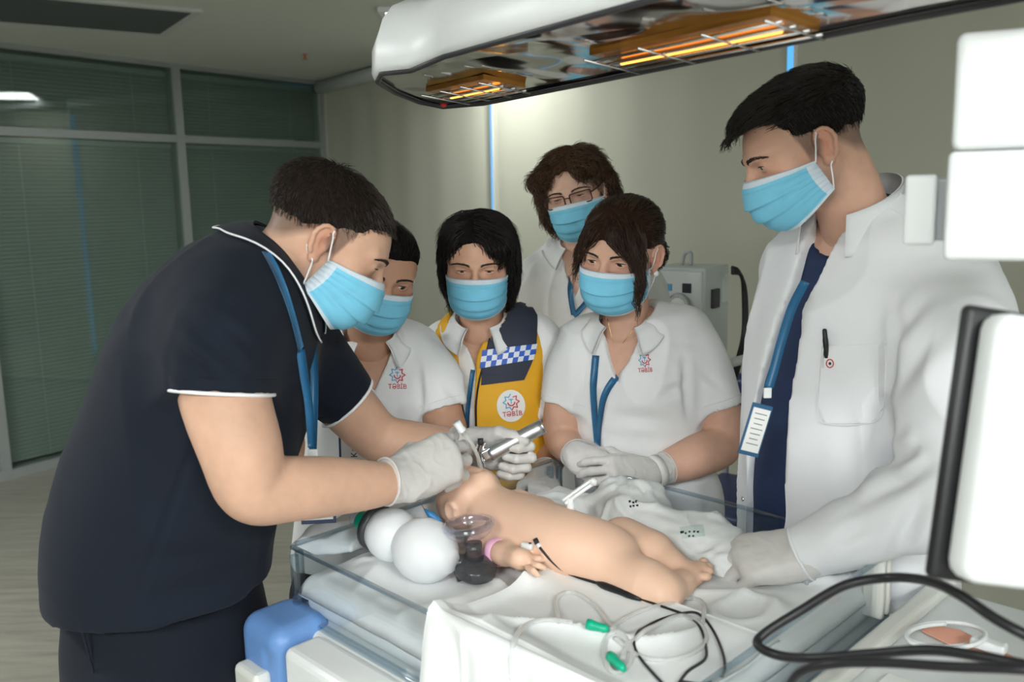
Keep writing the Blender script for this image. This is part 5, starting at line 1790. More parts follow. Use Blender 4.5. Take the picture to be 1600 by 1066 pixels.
# white tipped sleeve edges, collar, lanyard
def mouth(c, d, r, n=40):
    u = nrm(np.cross(d, (0.1, 0.2, 1))); w = np.cross(nrm(d), u)
    return np.array([c + r * (math.cos(a) * u + math.sin(a) * w) for a in np.linspace(0, 2 * math.pi, n + 1)[:-1]])
for c, c_, r in ((P(346, 614, 1.255), P(352, 530, 1.27), .0735), (P(543, 630, 1.63), P(492, 578, 1.61), .0605)):
    d = nrm(c - c_)
    quick('sleeve_band', tube(mouth(c - d * .001, d, r), .0028, 8, closed=True), M['elastic'], T1, smooth=True, label='white sleeve tipping')
    quick('sleeve_rib', tube(mouth(c - d * .022, d, r + .0012), .0016, 6, closed=True), M['navy_knit'], T1, smooth=True)
Rn = basis(nrm(fw * .80 + np.array((0, 0, -.55))), nrm(np.array((.5, .1, .85))))
cO = P(425, 440, 1.43)
V, Fc, edge, W_, N = collar(cO, Rn, bv1, r_in=.070, top=(.060, .030), bot=(.006, -.052), flare=.024, gap=22, tip=.02, tk=.004)
co = quick('collar', (V, Fc), M['navy_knit'], T1, smooth=True)
quick('collar_tipping', tube(W_[:, -1] + N[:, -1] * .004, .0016, 6), M['elastic'], co, smooth=True, label='white tipping line')
bvc = bvh_of(V, Fc)
def free_ribbon(pts, nrm_, w, n=8):
    return ribbon(catmull(pts, n), nrm_, w)
cb_ = bvh_of(*merge([(V, Fc), (SH1[0], SH1[1].tolist())]))
quick('lanyard', ribbon_px([(414, 398), (428, 424), (443, 462), (456, 505), (466, 545)], cb_, .015, .004), M['lanyard'], T1, smooth=True)
e_ = hit(466, 545, cb_, .004)[0]
quick('lanyard', free_ribbon([e_, P(475, 585, e_[1] * .6 + 1.34 * .4), P(483, 635, 1.345), P(488, 700, 1.35)], (-.25, -.95, .1), .014), M['lanyard'], T1, smooth=True)
quick('lanyard', free_ribbon([P(470, 470, 1.46), P(486, 520, 1.42), P(491, 580, 1.38), P(491, 640, 1.36), P(489, 702, 1.352)], (.0, -.95, .1), .012), M['lanyard'], T1, smooth=True)
quick('lanyard_clip', box(P(489, 710, 1.35), (.015, .004, .016), None, .001), M['white_plastic'], T1)
b, Rb_ = badge(T1, P(497, 778, 1.40), np.array((1, .1, 0)), nrm((0, .12, 1)), 0, .056, .085)
# trousers
trousers(T1, P(264, 1000, 1.44) * (1, 1, 0) + UPV * .80, rg, fw, [P(250, 1000, 1.34) * (1, 1, 0), P(300, 1000, 1.54) * (1, 1, 0)], M['navy_dark'], r=.128, spreadr=.092, cuff_r=.07)
quick('pocket_seam', tube([P(128, 985, 1.27), P(150, 1066, 1.27)], .002, 6), M['navy_knit'], T1)
# gloves: right hand passes the tube, left hand holds the laryngoscope
gl1 = dict(wrist=wr1)
glove(T1, w=wr1, d=P(722, 704, 1.45) - wr1, back=(-.35, -.90, .22), thumb=(.1, .1, 1), curls=[(30, 58, 34), (34, 60, 34), (38, 60, 34), (42, 58, 32)], s=1.06, spread=(4, 1, -3, -7),
      tpts=[(.026, .020, -.010), (.044, .055, -.034), (.040, .085, -.050), (.030, .108, -.056)], cuff=.030, rc=(.033, .037), dcuff=P(560, 758, 1.32) - wr1, mat=M['glove'])
glove(T1, w=wl1, d=P(808, 706, 1.625) - wl1, back=(.05, .95, .15), thumb=(0, 0, 1), curls=[(62, 82, 45), (66, 84, 45), (68, 84, 45), (66, 80, 45)], s=.98,
      tpts=[(.026, .020, -.010), (.046, .050, -.026), (.050, .078, -.040), (.046, .100, -.050)], cuff=.04, rc=(.031, .034), dcuff=P(680, 697, 1.645) - wl1, mat=M['glove'])

# ------------------------------------------------------------------ instruments in his hands
A, B = P(764, 711, 1.572), P(846, 667, 1.585)
lx = nrm(B - A); LL = np.linalg.norm(B - A)
lar = thing('laryngoscope', 'steel laryngoscope with ribbed handle held at the manikin mouth', 'laryngoscope', (A + B) / 2 - UPV * .02)
prof = [(0, .010), (.004, .0135)] + [(.006 + i * .004, .0142 if i % 2 else .0134) for i in range(int((LL - .016) / .004))] + [(LL - .006, .0142), (LL, .0130)]
quick('handle', lathe(A, lx, prof, 24), M['brushed'], lar, smooth=True)
quick('end_cap', lathe(B, lx, [(0, .0138), (.003, .0138), (.004, .011)], 24), M['metal'], lar, smooth=True)
quick('head_block', box(A - lx * .004 + UPV * .004, (.020, .014, .020), np.stack([lx, nrm(np.cross(UPV, lx)), np.cross(lx, nrm(np.cross(UPV, lx)))], 1), .003), M['metal'], lar)
bl = catmull([P(752, 692, 1.572), P(748, 706, 1.570), P(751, 725, 1.560), P(757, 745, 1.545), P(764, 760, 1.535)], 6)
quick('blade', ribbon(bl, (-.6, -.75, .1), np.linspace(.013, .009, len(bl)), .002), M['metal'], lar, smooth=True)
quick('blade_flange', ribbon(bl + np.array((.003, .004, .0)), (.75, -.6, .1), np.linspace(.012, .006, len(bl)), .0018), M['metal'], lar, smooth=True)
quick('hook', lathe(P(750, 690, 1.572) - np.array((.004, 0, 0)), (1, 0, 0), [(0, .006), (.010, .006)], 14), M['dark_plastic'], lar, smooth=True)
ett = catmull([P(722, 672, 1.45), P(735, 690, 1.46), P(746, 712, 1.49), P(753, 735, 1.53), P(758, 750, 1.545)], 6)
et = thing('breathing_tube', "clear endotracheal tube guided into the manikin's mouth", 'tube', P(757, 748, 1.54))
quick('tube_body', tube(ett, .0034, 10), M['tubing'], et, smooth=True)
e0 = P(724, 676, 1.452); ed = nrm(P(716, 664, 1.445) - e0)
quick('connector', lathe(e0, ed, [(-.004, .0045), (.004, .0048), (.005, .0075), (.007, .0075), (.008, .006), (.024, .0066)], 18), M['silicone'], et, smooth=True)

# ------------------------------------------------------------------ shared builder for the women in white polos
def polo_person(key, label, head, neck_px, st, Y, fw, sleeves, arms, feet_off, skin, ratio=.76, seed=1, creases=(), cpar=None, vneck=.085, vw=.034, trouser=None, base_px=None):
    fw = nrm(fw); rg = np.cross(fw, UPV)
    pts, rx = torso_pts(st, Y)
    ry = [r * q for r, q in zip(rx, ratio if isinstance(ratio, (list, tuple)) else [ratio] * len(rx))]
    b = pts[-1]
    T = thing('person', label, 'person', (b[0], b[1], 0), None)
    head = dict(head); head['neck'] = P(*neck_px) - UPV * .01; head['skin'] = skin
    hd_ = make_head(T, head)
    body_mesh(T, hd_, pts, rx, ry, rg, arms, skin)
    O = P(*neck_px)
    def vcut(p):
        q = p - O.astype(np.float32)
        x = q @ rg.astype(np.float32); y = q @ fw.astype(np.float32); z = q[..., 2]
        w = np.clip((z + vneck) / vneck, 0, 1.3) * vw
        return -np.maximum(np.maximum(np.abs(x) - w, -y + .01), -vneck - z)
    V, Q = garment(pts, rx, ry, rg, sleeves, pts[-1][2] - .0, amp=.0078, seed=seed, creases=creases, cutfn=vcut, h=.005, subs=[(cone(O - UPV * .05, O + UPV * .12, .056, .060), .008)])
    bv = bvh_of(V, Q)
    put('polo_shirt', mesh_from('polo_shirt', V, Q, M['white_knit']), T, label='white short sleeved polo shirt')
    Rn = np.stack([rg, fw, UPV], 1)
    cp = dict(r_in=.058, top=(.044, .004), bot=(-.004, -.055), flare=.030, gap=30, tip=.022, yshift=.012, tk=.003)
    cp.update(cpar or {})
    cv, cf, edge, W_, N = collar(O, Rn, bv, **cp)
    quick('collar', (cv, cf), M['white_knit'], T, smooth=True)
    # hems of the sleeves
    for s in sleeves:
        d = nrm(np.asarray(s['pts'][-1]) - np.asarray(s['pts'][-2]))
        quick('sleeve_hem', tube(push_out(mouth(np.asarray(s['pts'][-1]) - d * .018, d, s['r'][-1] - .002), bv, .0003), .0009, 5, closed=True), M['white_seam'], T, smooth=True)
    hip = pts[-1] * (1, 1, 0) + UPV * (pts[-1][2] - .06)
    trousers(T, hip, rg, fw, [hip * (1, 1, 0) + rg * .10 + np.asarray(feet_off), hip * (1, 1, 0) - rg * .10 + np.asarray(feet_off)], trouser or M['black_cloth'], r=.085, spreadr=.08)
    return T, bv, hd_, O, rg, fw, pts

# ------------------------------------------------------------------ 2. woman with hair tied back, behind the instructor
skin2 = np.array((.56, .32, .215))
hl2 = [-.075, -.070, -.050, -.015, .012, .012, .022, .034, .048, .060, .066, .068]
hair2 = dict(prims=[(ell((0, -.017, .042), (.0795, .104, .083)), 0), (ell((0, -.118, .03), (.036, .032, .034)), .01)], cut=hairline(BACKY, hl2, .05), col=BLACK, bumpy=.0012,
             strands=[dict(flow=lambda p: np.array((-.3 * p[0] / .08, -1, .15)), n=2600, L=.05, r=.0006, lift=.002, col=(.014, .010, .009), seed=2),
                      dict(flow=lambda p: np.array((0, .4, -.5)), n=60, L=.03, r=.0004, lift=.012, col=(.014, .010, .009), seed=5)])
sl = [dict(pts=[P(645, 552, 1.95), P(676, 585, 1.92), P(692, 640, 1.90)], r=[.062, .058, .056]), dict(pts=[P(520, 560, 1.98), P(500, 600, 2.0), P(490, 650, 2.0)], r=[.062, .058, .054])]
ar = [([P(660, 565, 1.94), P(688, 640, 1.90), P(702, 700, 1.90), P(672, 745, 1.86), P(640, 765, 1.83)], [.050, .045, .040, .034, .028]),
      ([P(515, 570, 1.98), P(490, 650, 2.0), P(478, 720, 2.0), P(540, 760, 1.92), P(590, 772, 1.86)], [.050, .044, .040, .034, .028])]
T2, bv2, h2, O2, rg2, fw2, pt2 = polo_person('w2', 'woman with tied back dark hair peering past the man in navy', dict(f=(.30, -.88, -.30), up=(.24, 0, 1), anchor=(-.031, .0735, 0), px=(626, 446), Y=1.86, s=.94, gaze=(-.35, 1, -.25), open=.0046, hair=hair2, brow=.0036),
    (578, 535, 1.93), [(580, 530, 44, 0), (584, 552, 82, 0), (586, 590, 104, 0), (583, 650, 106, 0), (578, 730, 106, 0), (572, 810, 112, 0), (568, 870, 116, 0)], 1.96, (.22, -.97, 0), sl, ar, (0, .02, 0), skin2, seed=5,
    ratio=[.8, .62, .68, .80, .76, .76, .76], vneck=.10, vw=.045, creases=[(P(655, 575, 1.86), P(657, 650, 1.86), .010, .006), (P(690, 600, 1.85), P(720, 625, 1.85), .010, .004), (P(640, 640, 1.85), P(600, 690, 1.85), .014, .005), (P(560, 600, 1.85), P(600, 660, 1.85), .014, .004)])
for (w, t) in ((P(640, 765, 1.83), P(610, 790, 1.78)), (P(590, 772, 1.86), P(630, 790, 1.80))):
    glove(T2, w=w, d=t - w, back=(0, -.4, 1), thumb=(0, 1, 0), curls=[(40, 50, 30)] * 4, s=.88, cuff=.04, rc=(.029, .032), h=.003)
star_logo((621, 586), 12.5, bv2, T2)
quick('lanyard', ribbon_px([(583, 552), (574, 575), (566, 600), (556, 640)], bv2, .013), M['lanyard'], T2, smooth=True)
b, Rb_ = badge(T2, P(553, 694, 1.79), np.array((1, .05, 0)), nrm((0, .1, 1)), 0, .062, .088)
def lay_text(par, s, c, ex, ey, size, mat_):
    V2, Fc = text_mesh(s, size)
    if len(V2):
        quick('handwriting', (np.asarray(c) + V2[:, :1] * ex + V2[:, 1:2] * ey, Fc), mat_, par)
nb = Rb_[:, 2] * .0032
lay_text(b, 'Gülnaz', P(544, 696, 1.79) + nb, Rb_[:, 1], -Rb_[:, 0], .019, M['ink'])
lay_text(b, 'Kəzım', P(558, 696, 1.79) + nb, Rb_[:, 1], -Rb_[:, 0], .019, M['ink'])

# ------------------------------------------------------------------ 3. woman in the yellow and navy vest
skin3 = np.array((.66, .39, .27))
hair3 = dict(prims=[(ell((0, -.018, .044), (.084, .108, .086)), 0), (ell((.070, -.014, -.022), (.022, .048, .078)), .03), (ell((-.073, -.010, -.026), (.026, .052, .084)), .03), (ell((0, -.062, -.025), (.078, .056, .088)), .03), (ell((-.052, .050, .058), (.036, .034, .034)), .02)],
             subs=[(ell((.008, .112, -.012), (.062, .085, .096)), .006)], col=BLACK, bumpy=.0022,
             strands=[dict(flow=parted(.016, 1.2, .3), n=4200, L=.075, r=.0009, lift=.007, col=(.013, .010, .010), seed=3, var=.8)])
sl = [dict(pts=[P(838, 540, 2.04), P(858, 580, 2.02), P(862, 648, 2.0)], r=[.060, .058, .058]), dict(pts=[P(694, 548, 2.06), P(678, 590, 2.07), P(672, 650, 2.08)], r=[.060, .056, .054])]
ar = [([P(838, 545, 2.04), P(860, 620, 2.01), P(866, 690, 2.02), P(858, 722, 1.95), P(852, 742, 1.88)], [.050, .047, .041, .035, .029]),
      ([P(694, 548, 2.06), P(674, 640, 2.08), P(670, 700, 2.06), P(700, 745, 1.98), P(724, 762, 1.92)], [.050, .044, .040, .034, .028])]
T3, bv3, h3, O3, rg3, fw3, pt3 = polo_person('w3', 'dark haired woman wearing a yellow and navy emergency vest', dict(f=(-.03, -.96, -.26), up=(.02, 0, 1), anchor=(0, .085, 0), px=(743, 424), Y=1.97, s=.93, gaze=(0, 1, -.5), open=.0030, hair=hair3, brow=.0030),
    (752, 512, 2.02), [(756, 508, 44, 0), (760, 530, 84, 0), (766, 562, 102, 0), (768, 620, 102, 0), (770, 700, 98, 0), (772, 780, 106, 0), (772, 850, 110, 0)], 2.05, (-.06, -1, 0), sl, ar, (0, .02, 0), skin3, seed=8,
    ratio=[.8, .62, .68, .78, .74, .74, .74], vneck=.10, vw=.040, cpar=dict(gap=24))
glove(T3, w=P(852, 742, 1.88), d=P(852, 768, 1.80) - P(852, 742, 1.88), back=(.15, -.85, .45), thumb=(-1, 0, .1), curls=[(62, 78, 40), (66, 80, 40), (68, 80, 40), (68, 78, 40)], s=.88, cuff=.022, rc=(.029, .032), dcuff=P(862, 705, 1.98) - P(852, 742, 1.88))
glove(T3, w=P(724, 762, 1.92), d=P(752, 775, 1.88) - P(724, 762, 1.92), back=(0, -.4, 1), thumb=(0, 1, 0), curls=[(40, 50, 30)] * 4, s=.85, cuff=.03, rc=(.029, .032), h=.003)
# the vest: a padded shell over the shirt, open in front
vp_, vrx = torso_pts([(756, 512, 54, 0), (760, 532, 94, 0), (766, 562, 110, 0), (768, 620, 110, 0), (770, 700, 107, 0), (772, 790, 114, 0)], 2.05)
vry = [r * q + .010 for r, q in zip(vrx, [.8, .62, .68, .78, .74, .74])]
def vestcut(p):
    q = p - O3.astype(np.float32)
    x = q @ rg3.astype(np.float32); y = q @ fw3.astype(np.float32); z = q[..., 2]
    w = .014 + .009 * np.clip((z + .16) / .12, 0, 1) + .02 * np.clip((z + .05) / .05, 0, 1)
    front = np.maximum(np.abs(x - .026) - w, -y + .0)
    hole = np.sqrt(x * x + (y * .9) ** 2) - .067 + np.clip(-z - .02, 0, 1)
    return -np.minimum(front, hole)
armh = []
for s_ in sl:
    armh.append((cone(np.asarray(s_['pts'][0]) + (np.asarray(s_['pts'][0]) - np.asarray(s_['pts'][1])) * 0 + UPV * .02, np.asarray(s_['pts'][2]), .050, .056), .004))
V, Q = garment(vp_, vrx, vry, rg3, [], vp_[-1][2], amp=.0018, seed=21, cutfn=vestcut, h=.0045, subs=armh)
bvv = bvh_of(V, Q)
vo = put('vest', mesh_from('vest', V, Q, M['yellow']), T3, label='yellow and navy emergency vest')
quick('navy_panel', patch_px([(760, 548), (772, 508), (786, 482), (812, 474), (830, 480), (838, 494), (838, 520), (836, 552), (828, 572), (818, 594), (752, 602), (754, 575)], bvv, .0025, .0015, 3), M['vest_navy'], vo)
quick('navy_panel', patch_px([(652, 498), (672, 486), (684, 478), (676, 492), (660, 504)], bvv, .0025, .0015, 5), M['black_cloth'], vo)
quick('zip_edge', tube_px([(776, 490), (768, 520), (758, 560), (748, 600), (744, 640), (746, 690)], bvv, .0022, .002), M['black_rubber'], vo, smooth=True)
rows, cols = 3, 10
cells = {0: [], 1: []}
for r_ in range(rows):
    for c_ in range(cols):
        def q2(a, b):
            t_, w_ = a / cols, b / rows
            top_ = np.array((754, 548)) * (1 - t_) + np.array((838, 538)) * t_
            bot_ = np.array((750, 576)) * (1 - t_) + np.array((832, 562)) * t_
            return tuple(top_ * (1 - w_) + bot_ * w_)
        cells[(r_ + c_) % 2].append(patch_px([q2(c_, r_), q2(c_ + 1, r_), q2(c_ + 1, r_ + 1), q2(c_, r_ + 1)], bvv, .0048, .0006, 9))
for k_, m_ in ((0, M['blue_check']), (1, M['silver_check'])):
    quick('checker_band', merge([c for c in cells[k_] if len(c[0])]), m_, vo, kind='stuff')
quick('badge_disc', patch_px([(798 + 22 * math.cos(a), 634 + 25 * math.sin(a)) for a in np.linspace(0, 6.283, 25)[:-1]], bvv, .0022, .0008, 5), M['paper'], vo)
star_logo((798, 628), 12.5, bvv, vo, off=.0048, tilt=-.10)
quick('lanyard', ribbon_px([(712, 540), (710, 560), (714, 600), (722, 640), (730, 680)], bv3, .012), M['lanyard'], T3, smooth=True)
quick('lanyard', ribbon_px([(742, 548), (738, 590), (732, 640), (730, 680)], bv3, .010), M['lanyard'], T3, smooth=True)

# ------------------------------------------------------------------ 4. woman with glasses at the back
skin4 = np.array((.78, .50, .38))
hair4 = dict(prims=[(ell((0, -.018, .046), (.086, .108, .088)), 0), (ell((.080, -.012, -.010), (.026, .050, .070)), .03), (ell((-.078, -.030, -.020), (.026, .048, .068)), .03), (ell((0, -.068, -.020), (.080, .056, .085)), .03),
                    (ell((.062, .052, .068), (.040, .036, .030)), .02), (ell((-.048, .058, .072), (.044, .034, .026)), .02), (ell((.086, .0, -.058), (.020, .030, .030)), .02)],
             subs=[(ell((.004, .114, -.010), (.060, .086, .098)), .006), (ell((-.080, .012, -.018), (.02, .030, .034)), .006)], col=BROWN, bumpy=.007,
             strands=[dict(flow=parted(-.01, 1.1, .2), n=4200, L=.055, r=.0010, lift=.014, col=(.095, .052, .028), seed=4, var=.7, curl=1.0)])
sl = [dict(pts=[P(840, 440, 2.44), P(826, 470, 2.44), P(818, 540, 2.44)], r=[.062, .062, .060]), dict(pts=[P(1000, 445, 2.42), P(1015, 480, 2.42), P(1020, 540, 2.42)], r=[.062, .062, .060])]
ar = [([P(840, 445, 2.44), P(818, 540, 2.44), P(814, 610, 2.44), P(840, 660, 2.36), P(870, 680, 2.28)], [.050, .045, .040, .034, .028]),
      ([P(1000, 450, 2.42), P(1020, 540, 2.42), P(1022, 610, 2.42), P(1000, 660, 2.34), P(970, 685, 2.28)], [.050, .045, .040, .034, .028])]
T4, bv4, h4, O4, rg4, fw4, pt4 = polo_person('w4', 'woman with wavy brown hair and dark rimmed glasses standing at the back', dict(f=(-.26, -.94, -.22), up=(-.22, 0, 1), anchor=(0, .085, 0), px=(889, 309), Y=2.36, s=.98, gaze=(.1, 1, -.6), open=.0016, hair=hair4, brow=.0026),
    (908, 392, 2.42), [(910, 386, 40, 0), (914, 404, 78, 0), (918, 434, 100, 0), (920, 490, 100, 0), (922, 560, 96, 0), (922, 640, 100, 0), (922, 760, 104, 0)], 2.44, (-.25, -.97, 0), sl, ar, (0, .02, 0), skin4, seed=12,
    ratio=[.8, .62, .68, .80, .76, .76, .76], vneck=.11, vw=.044)
for (w, t) in ((P(870, 680, 2.28), P(905, 695, 2.24)), (P(970, 685, 2.28), P(935, 700, 2.22))):
    glove(T4, w=w, d=t - w, back=(0, -.6, .8), thumb=(0, .5, 1), curls=[(35, 45, 30)] * 4, s=.88, cuff=.03, rc=(.029, .032), h=.003)
quick('lanyard', ribbon_px([(884, 398), (888, 430), (893, 470), (897, 492)], bv4, .014), M['lanyard'], T4, smooth=True)
quick('lanyard', ribbon_px([(936, 440), (922, 465), (906, 485), (897, 494)], bv4, .014), M['lanyard'], T4, smooth=True)
# spectacles
tw4, s4 = h4['tw'], h4['s']
gl = None
def rrect(cx, cz, w, h, y, r=.006, curve=0.0):
    pts = []
    for sx, sz, a0 in ((1, 1, 0), (-1, 1, 90), (-1, -1, 180), (1, -1, 270)):
        for a in np.radians(np.linspace(a0, a0 + 90, 5)):
            x = cx + sx * (w - r) + r * math.cos(a)
            pts.append((x, y - 4.2 * x * x, cz + sz * (h - r) + r * math.sin(a)))
    return np.array(pts)
for x in (-1, 1):
    rim = rrect(x * .034, -.003, .0265, .0165, .1085)
    rv, rf = tube(rim, .0016, 8, closed=True)
    o_ = put('spectacle_rim', mesh_from('spectacle_rim', tw4(rv), rf, M['spectacle']), T4)
    lv = np.concatenate([rim, rim - np.array((0, .001, 0))]); kk = len(rim)
    quick('spectacle_lens', (tw4(lv), [tuple(range(kk)), tuple(range(2 * kk - 1, kk - 1, -1))] + [(i, (i + 1) % kk, kk + (i + 1) % kk, kk + i) for i in range(kk)]), M['lens'], o_)
    tv_, tf_ = tube(catmull([(x * .0605, .093, .004), (x * .070, .080, .006), (x * .0775, .03, .008), (x * .080, -.012, .010), (x * .079, -.028, -.006)], 5), .0018, 6)
    put('spectacle_arm', mesh_from('spectacle_arm', tw4(tv_), tf_, M['spectacle']), T4)
bv_, bf_ = tube(catmull([(-.0085, .1075, .002), (0, .1105, .005), (.0085, .1075, .002)], 5), .0016, 6)
put('spectacle_bridge', mesh_from('spectacle_bridge', tw4(bv_), bf_, M['spectacle']), T4)

# ------------------------------------------------------------------ 5. woman with clasped gloved hands
skin5 = np.array((.68, .41, .30))
hair5 = dict(prims=[(ell((0, -.018, .044), (.083, .107, .086)), 0), (ell((0, -.075, -.020), (.066, .050, .070)), .03), (ell((-.030, -.105, -.045), (.040, .034, .046)), .02),
                    (cone((-.022, .078, .085), (-.060, .066, .020), .020, .014), .02), (cone((-.060, .066, .020), (-.066, .070, -.040), .014, .010), .012), (cone((-.066, .070, -.040), (-.060, .078, -.078), .010, .004), .010),
                    (cone((.030, .074, .078), (.066, .052, .020), .016, .010), .015), (cone((.066, .052, .020), (.071, .046, -.022), .010, .004), .010)],
             subs=[(ell((.006, .116, -.030), (.056, .078, .094)), .004), (ell((-.086, .004, -.022), (.026, .036, .044)), .008), (ell((.086, .002, -.030), (.026, .03, .05)), .008), (ell((0, .03, -.10), (.07, .06, .07)), .01)], col=BROWN2, bumpy=.0014,
             strands=[dict(flow=lambda p: (np.array((-.5 if p[0] < .01 else .5, .5, -1.0)) if p[1] > .035 else np.array((-.2 * np.sign(p[0]), -1, -.45))), n=4200, L=.065, r=.0009, lift=.005, col=(.050, .026, .016), seed=6, var=.7)])
cl_ = P(938, 752, 1.72)
wrR, wrL = P(905, 716, 1.80), P(1014, 741, 1.76)
sl = [dict(pts=[P(1068, 525, 1.94), P(1096, 570, 1.92), P(1118, 640, 1.90)], r=[.066, .064, .060]), dict(pts=[P(915, 535, 1.94), P(893, 575, 1.92), P(884, 630, 1.92)], r=[.062, .058, .055])]
ar = [([P(1066, 530, 1.94), P(1116, 630, 1.90), P(1128, 690, 1.88), P(1090, 712, 1.82), P(1050, 728, 1.79), wrL], [.052, .050, .046, .044, .037, .028]),
      ([P(912, 540, 1.94), P(884, 630, 1.92), P(878, 680, 1.92), P(888, 700, 1.86), wrR], [.050, .044, .040, .034, .028])]
T5, bv5, h5, O5, rg5, fw5, pt5 = polo_person('w5', 'woman in white polo with fringe standing with gloved hands clasped', dict(f=(-.46, -.84, -.27), up=(.12, 0, 1), anchor=(0, .085, 0), px=(947, 411), Y=1.86, s=.96, gaze=(.15, 1, -.35), open=.0040, hair=hair5, brow=.0030),
    (978, 512, 1.91), [(982, 500, 44, 0), (988, 520, 82, 0), (994, 552, 102, 0), (990, 612, 104, 0), (998, 690, 106, 0), (1010, 770, 118, 0), (1015, 860, 122, 0)], 1.93, (-.32, -.95, 0), sl, ar, (0, .02, 0), skin5, seed=16,
    ratio=[.8, .62, .70, .86, .80, .78, .76], vneck=.105, vw=.044, creases=[(P(1070, 560, 1.82), P(1075, 650, 1.80), .010, .006), (P(1075, 600, 1.8), P(1030, 620, 1.8), .010, .004), (P(1060, 660, 1.8), P(960, 650, 1.78), .014, .005), (P(1050, 770, 1.78), P(930, 790, 1.78), .016, .004), (P(1095, 575, 1.84), P(1130, 610, 1.84), .009, .003)])
glove(T5, w=wrL, d=P(918, 741, 1.70) - wrL, back=(.15, -.85, .45), thumb=(0, .2, 1), curls=[(28, 38, 22), (34, 42, 24), (38, 44, 24), (42, 46, 26)], s=.90, cuff=.052, rc=(.0305, .0335), dcuff=P(1050, 728, 1.79) - wrL,
      tpts=[(.026, .020, -.010), (.040, .058, -.014), (.038, .086, -.018), (.034, .108, -.022)])
glove(T5, w=wrR, d=P(955, 742, 1.755) - wrR, back=(-.25, -.75, .55), thumb=(.4, .3, .8), curls=[(40, 55, 30), (45, 58, 30), (48, 58, 30), (50, 55, 30)], s=.88, cuff=.026, rc=(.029, .032), dcuff=P(888, 696, 1.86) - wrR)
quick('glove_band', lathe(wrL + nrm(P(1050, 728, 1.79) - wrL) * .016, P(1050, 728, 1.79) - wrL, [(-.009, .0325), (-.009, .0335), (.009, .0345), (.009, .0335)], 28, cap=False), M['cream_plastic'], T5, smooth=True)
star_logo((1007, 563), 11, bv5, T5, skew=.15, tilt=-.06)
quick('lanyard', ribbon_px([(931, 556), (928, 600), (930, 640), (934, 692)], bv5, .015), M['lanyard'], T5, smooth=True)
quick('lanyard', ribbon_px([(985, 556), (962, 590), (945, 620), (939, 660), (936, 694)], bv5, .015), M['lanyard'], T5, smooth=True)
lc = hit(936, 702, bv5, .006)[0]
quick('lanyard_clip', box(lc, (.014, .005, .020), None, .001), M['white_plastic'], T5)
ea = h5['tw'](np.array([(-.079, -.004, -.050)]))[0]
quick('earring', lathe(ea, (0, -1, 0), [(-.004, .003), (-.002, .0062), (.002, .0062), (.004, .003)], 16), M['pearl'], T5, smooth=True)
quick('necklace', tube_px([(950, 498), (956, 525), (964, 545), (978, 530), (992, 510)], bvh_of(np.concatenate([np.array(v) for v in [h5['V']]]), h5['Q']), .0007, .001), M['gold'], T5, smooth=True)

# ------------------------------------------------------------------ 6. doctor in the white coat
skin6 = np.array((.66, .40, .29))
fw = nrm((-.86, -.50, 0)); rg = np.cross(fw, UPV)
st = [(1350, 352, 62, 0), (1356, 386, 108, 0), (1352, 440, 132, 0), (1338, 520, 138, 0), (1326, 640, 146, 0), (1320, 760, 152, 0), (1322, 900, 158, 0), (1326, 1060, 162, 0)]
pts, ry = torso_pts(st, 1.56)
rx = [.075, .145, .195, .195, .185, .18, .185, .19]
ry = [a * b for a, b in zip(ry, (1, .85, .86, .94, 1, 1, 1, 1))]
T6 = thing('person', 'tall man in a white medical coat with one gloved hand on the bed', 'person', (pts[-1][0], pts[-1][1], 0))
hl6 = [-.062, -.056, -.038, .000, .018, -.020, -.016, .026, .060, .074, .080, .082]
hair6 = dict(prims=[(ell((0, -.017, .045), (.081, .106, .086)), 0), (ell((.0, .042, .084), (.062, .050, .030)), .03)],
             cut=hairline(BACKY, hl6, .12), col=(.016, .013, .012), bumpy=.0016,
             strands=[dict(flow=lambda p: np.array((.3, 1, -.15 - 1.0 * max(0, p[1] - .07) / .03)), n=5200, L=.042, r=.0009, lift=.010, col=(.024, .019, .016), seed=7, var=.75, keep=lambda p: p[2] > .062),
                      dict(flow=lambda p: np.array((0, -.15, -1)), n=4200, L=.016, r=.0008, lift=.0022, col=(.022, .018, .016), seed=17, var=.7, steps=3, keep=lambda p: p[2] <= .075)])
h6 = make_head(T6, dict(f=(-.87, .02, -.47), up=(.0, 0, 1), anchor=(-.031, .0735, 0), px=(1199, 257), Y=1.50, s=.98, neck=P(1345, 372, 1.53), male=True, skin=skin6, stub=.5, open=.0038, gaze=(.1, 1, -.30),
     scalp=scalp_fade(hl6, (.09, .07, .06), .7), brow=.0044, hair=hair6))
wr6 = P(1268, 862, 1.325)
aL = [P(1470, 440, 1.44), P(1492, 560, 1.36), P(1490, 700, 1.28), P(1472, 775, 1.26), P(1400, 800, 1.28), P(1330, 835, 1.305), wr6]
aR = [P(1270, 420, 1.72), P(1275, 560, 1.80), P(1285, 680, 1.84), P(1262, 780, 1.76), P(1235, 850, 1.68)]
body_mesh(T6, h6, pts, rx, ry, rg, [(aL, [.058, .054, .050, .046, .045, .038, .031]), (aR, [.05, .048, .044, .04, .03])], skin6)
